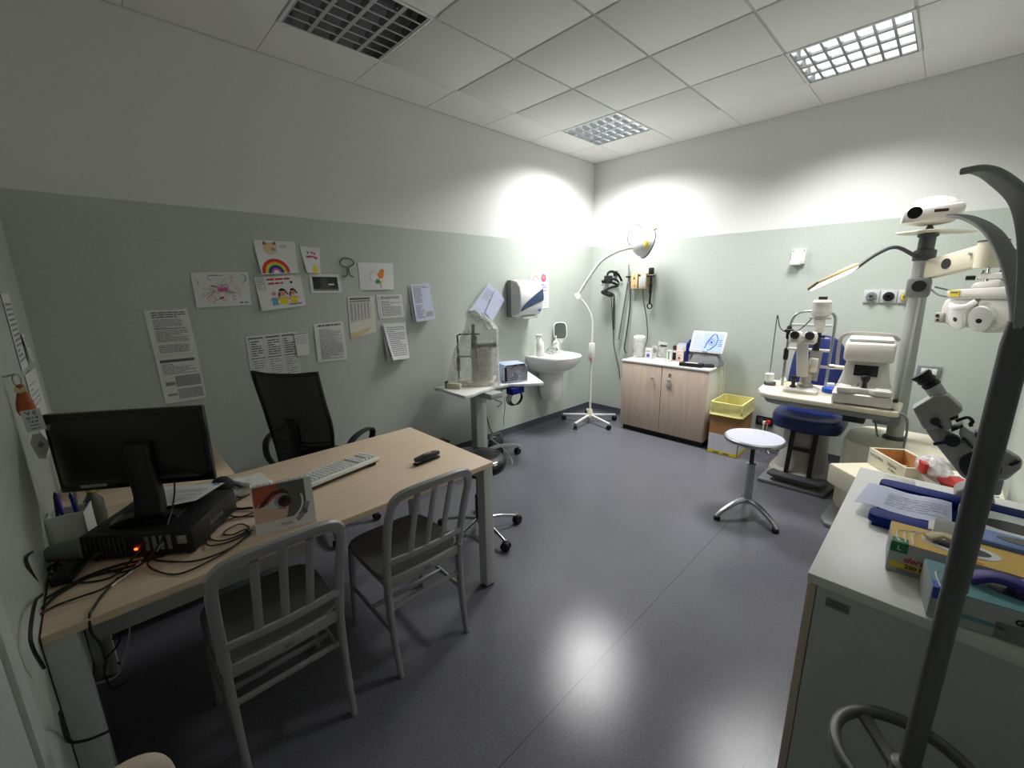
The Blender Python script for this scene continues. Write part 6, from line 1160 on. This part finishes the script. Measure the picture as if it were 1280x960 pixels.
t = thing('white_carton', 'small white house shaped carton between glove box and navy tray', 'box', (-3.05, -3.25, NZ), 0); b = B().prism([(-.03, 0), (.03, 0), (.03, .075), (.0, .1), (-.03, .075)], -.03, .03, 'white', .002, frame((0, 0, 0), (1, 0, 0), (0, 0, 1))); part(t, 'carton', b); part(t, 'flap', B().box((0, .034, .076), (.058, .01, .003), 'white'))
# lensmeter, seen from its side
LXN, LXF = -2.635, -2.56; lc = lambda cx, cy: gx(1120 + cx / 5.333, 440 + cy / 5.333, LXN)
t = thing('lensmeter', 'grey tilted lensmeter with a black eyepiece at the far end of the cabinet', 'lensmeter', (-2.585, -3.3, NZ)); 
def side(pts, x0, x1, m, bev=.006): 
    pl = [lc(*p) for p in pts]; return B().prism([(p.y, p.z) for p in pl], 0, x1 - x0, m, bev, frame((x0, 0, 0), (0, 1, 0), (0, 0, 1)))
LM = lambda b, n, **k: part(t, n, b, True, **k)
LM(side([(185, 520), (300, 515), (470, 620), (620, 760), (690, 860), (560, 900), (440, 850), (250, 610)], LXN + .01, LXF - .005, 'medgrey', .01), 'tilted_body'); LM(side([(110, 382), (248, 300), (340, 285), (455, 390), (365, 455), (375, 520), (185, 522)], LXN, LXF, 'medgrey', .008), 'optical_head')
LM(side([(108, 380), (246, 298), (250, 306), (112, 388)], LXN, LXF, 'white', .002), 'top_strip'); e0, e1_ = lc(300, 330), lc(235, 232); e2_ = lc(185, 185); xm_ = (LXN + LXF) / 2
tube_ = lambda p: Vector((xm_, p.y, p.z))
tu = LM(B().cyl(tube_(e0), tube_(e1_), .022, 'palegrey', n=24), 'eyepiece_tube'); ex = (tube_(e2_) - tube_(e1_)).normalized(); f = Matrix.Translation(tube_(e1_) - ex * .005) @ ex.to_track_quat('Z', 'Y').to_matrix().to_4x4(); LM(B().lathe([(0, 0), (.023, 0), (.0245, .012), (.021, .016), (.0255, .026), (.0225, .031), (.028, .045), (.0265, .05), (.015, .046), (0, .046)], 'black', 24, f), 'eyecup', label='black ribbed eyecup')
def knob(c, r, c2, nm, x=LXN): 
    a = lc(*c); q = lc(*c2); b = B(); b.cyl((x + .012, a.y, a.z), (x - .014, a.y, a.z), r, 'black', n=18); b.sweep([(x - .01, a.y, a.z), (x - .012, q.y, q.z)], rrect(.01, .007, .002, 1), 'black', up=(1, 0, 0)); LM(b, nm)
knob((262, 460), .011, (308, 505), 'lever'); knob((375, 588), .018, (250, 608), 'lever')
LM(side([(360, 440), (410, 425), (420, 440), (370, 458)], LXN - .004, LXN + .05, 'black', .002), 'lens_clamp'); LM(side([(365, 520), (445, 488), (450, 500), (375, 532)], LXN - .004, LXN + .06, 'black', .002), 'lens_stop')
h_ = [lc(*p) for p in ((400, 470), (470, 445), (500, 455), (512, 475), (498, 488), (505, 505))]; LM(B().tube([(xm_ - .02, p.y, p.z) for p in h_], .005, 'black', 8, 5), 'lens_holder_hook')
LM(side([(420, 560), (440, 500), (560, 570), (640, 620), (560, 640), (470, 640)], LXN + .015, LXF - .02, 'palegrey', .004), 'spectacle_table', label='pale spectacle table'); LM(side([(440, 580), (510, 650), (520, 640), (455, 570)], LXN, LXN + .012, 'black', .002), 'table_lever'); LM(side([(525, 545), (540, 535), (600, 550), (560, 580), (530, 580)], LXN + .01, LXN + .05, 'darkgrey', .004), 'marking_pen_arm')
LM(side([(600, 620), (760, 680), (860, 740), (840, 800), (740, 880), (640, 880), (560, 780)], LXN + .02, LXF - .015, 'medgrey', .012), 'lower_body'); LM(side([(750, 760), (840, 720), (830, 750), (770, 775)], LXN + .01, LXF - .03, 'black', .004), 'rear_switch')
d0 = lc(560, 765); LM(B().lathe([(0, .022), (.036, .022), (.044, .016), (.045, 0), (0, 0)], 'black', 32, frame((LXN + .014, d0.y, d0.z), (0, -1, 0), (0, 0, 1))), 'power_drum', label='black power drum')
bp = [lc(*p) for p in ((345, 870), (380, 820), (430, 810), (480, 860), (560, 880), (700, 860), (760, 930))]
ys_ = [p.y for p in bp]; zt = max(p.z for p in bp)
b = B().prism([(max(ys_) - .02, NZ), (max(ys_) - .02, NZ + .03), (max(ys_) - .045, NZ + .055), (min(ys_) + .06, NZ + .06), (min(ys_) + .02, NZ + .03), (min(ys_) + .02, NZ)], 0, .09, 'medgrey', .012, frame((LXN + .012, 0, 0), (0, 1, 0), (0, 0, 1)), seg=3); LM(b, 'base')
dd = lc(600, 850); LM(B().bar((LXN + .03, min(dd.y - .04, -3.25), NZ + .04), (LXF - .025, dd.y + .03, max(dd.z, NZ + .06)), 'medgrey', .008), 'pedestal')
# ================================================================== coat stand in the foreground
t = thing('coat_stand', 'dark grey metal coat stand with curved arms and umbrella ring', 'coat stand', (-3.6, -3.235, 0))
part(t, 'pole', B().lathe([(.0142, .03), (.0142, 1.105), (.0137, 1.108), (.0137, 1.112), (.0153, 1.115), (.0153, 1.5), (.013, 1.53)], 'postgrey', 28))
part(t, 'base', B().lathe([(0, 0), (.2, 0), (.205, .006), (.2, .016), (.05, .03), (0, .03)], 'postgrey', 40))
for a, pf_ in ((20, ((.004, 1.5), (.018, 1.55), (.059, 1.609), (.125, 1.66), (.212, 1.692), (.285, 1.705))), (163, ((.004, 1.5), (.018, 1.565), (.05, 1.63), (.105, 1.674), (.19, 1.692), (.245, 1.695), (.28, 1.69))), (270, ((.004, 1.5), (.018, 1.565), (.05, 1.63), (.105, 1.674), (.17, 1.692), (.23, 1.695)))):
    c, s_ = math.cos(rad(a)), math.sin(rad(a)); P_ = catmull([(c * r, s_ * r, z) for r, z in pf_], 6); n = len(P_); sc_ = [(max(.35, math.sin(PI * (.1 + .82 * i / n))), 1 - .45 * i / n) for i in range(n)]
    part(t, 'arm', B().sweep(P_, rrect(.021, .011, .004, 3), 'armgrey', up=(0, 0, 1), scale=sc_))
RZ, Rr = .745, .105
rg_ = part(t, 'umbrella_ring', B().sweep([(Rr * math.cos(2 * PI * i / 40), Rr * math.sin(2 * PI * i / 40), RZ) for i in range(40)], rrect(.019, .022, .007, 3), 'postgrey', up=(0, 0, 1), closed=True))
for a in (165, 45, 285):
    c, s_ = math.cos(rad(a)), math.sin(rad(a)); part(t, 'spoke', B().sweep([(c * .02, s_ * .02, RZ - .02), (c * .06, s_ * .06, RZ - .015), (c * Rr, s_ * Rr, RZ)], rrect(.026, .014, .005, 2), 'postgrey', up=(0, 0, 1), scale=[1.2, .8, 1]), parent=rg_)
part(t, 'ring_hub', B().lathe([(.0143, RZ - .045), (.024, RZ - .04), (.024, RZ + .005), (.0143, RZ + .01)], 'postgrey', 24))
# ================================================================== light and rendering
w = bpy.data.worlds.new('world'); SC.world = w; w.use_nodes = True
w.node_tree.nodes['Background'].inputs['Color'].default_value = (.02, .02, .02, 1); w.node_tree.nodes['Background'].inputs['Strength'].default_value = .1
SC.view_settings.view_transform = 'Standard'; SC.view_settings.look = 'None'; SC.view_settings.gamma = 1; SC.view_settings.use_curve_mapping = False
SC.view_settings.exposure = EXPO
cy = SC.cycles; cy.use_denoising = True; cy.max_bounces = 8; cy.diffuse_bounces = 5; cy.glossy_bounces = 4; cy.transparent_max_bounces = 12; cy.sample_clamp_indirect = 6; cy.caustics_refractive = False
try: cy.denoiser = 'OPENIMAGEDENOISE'
except Exception: pass
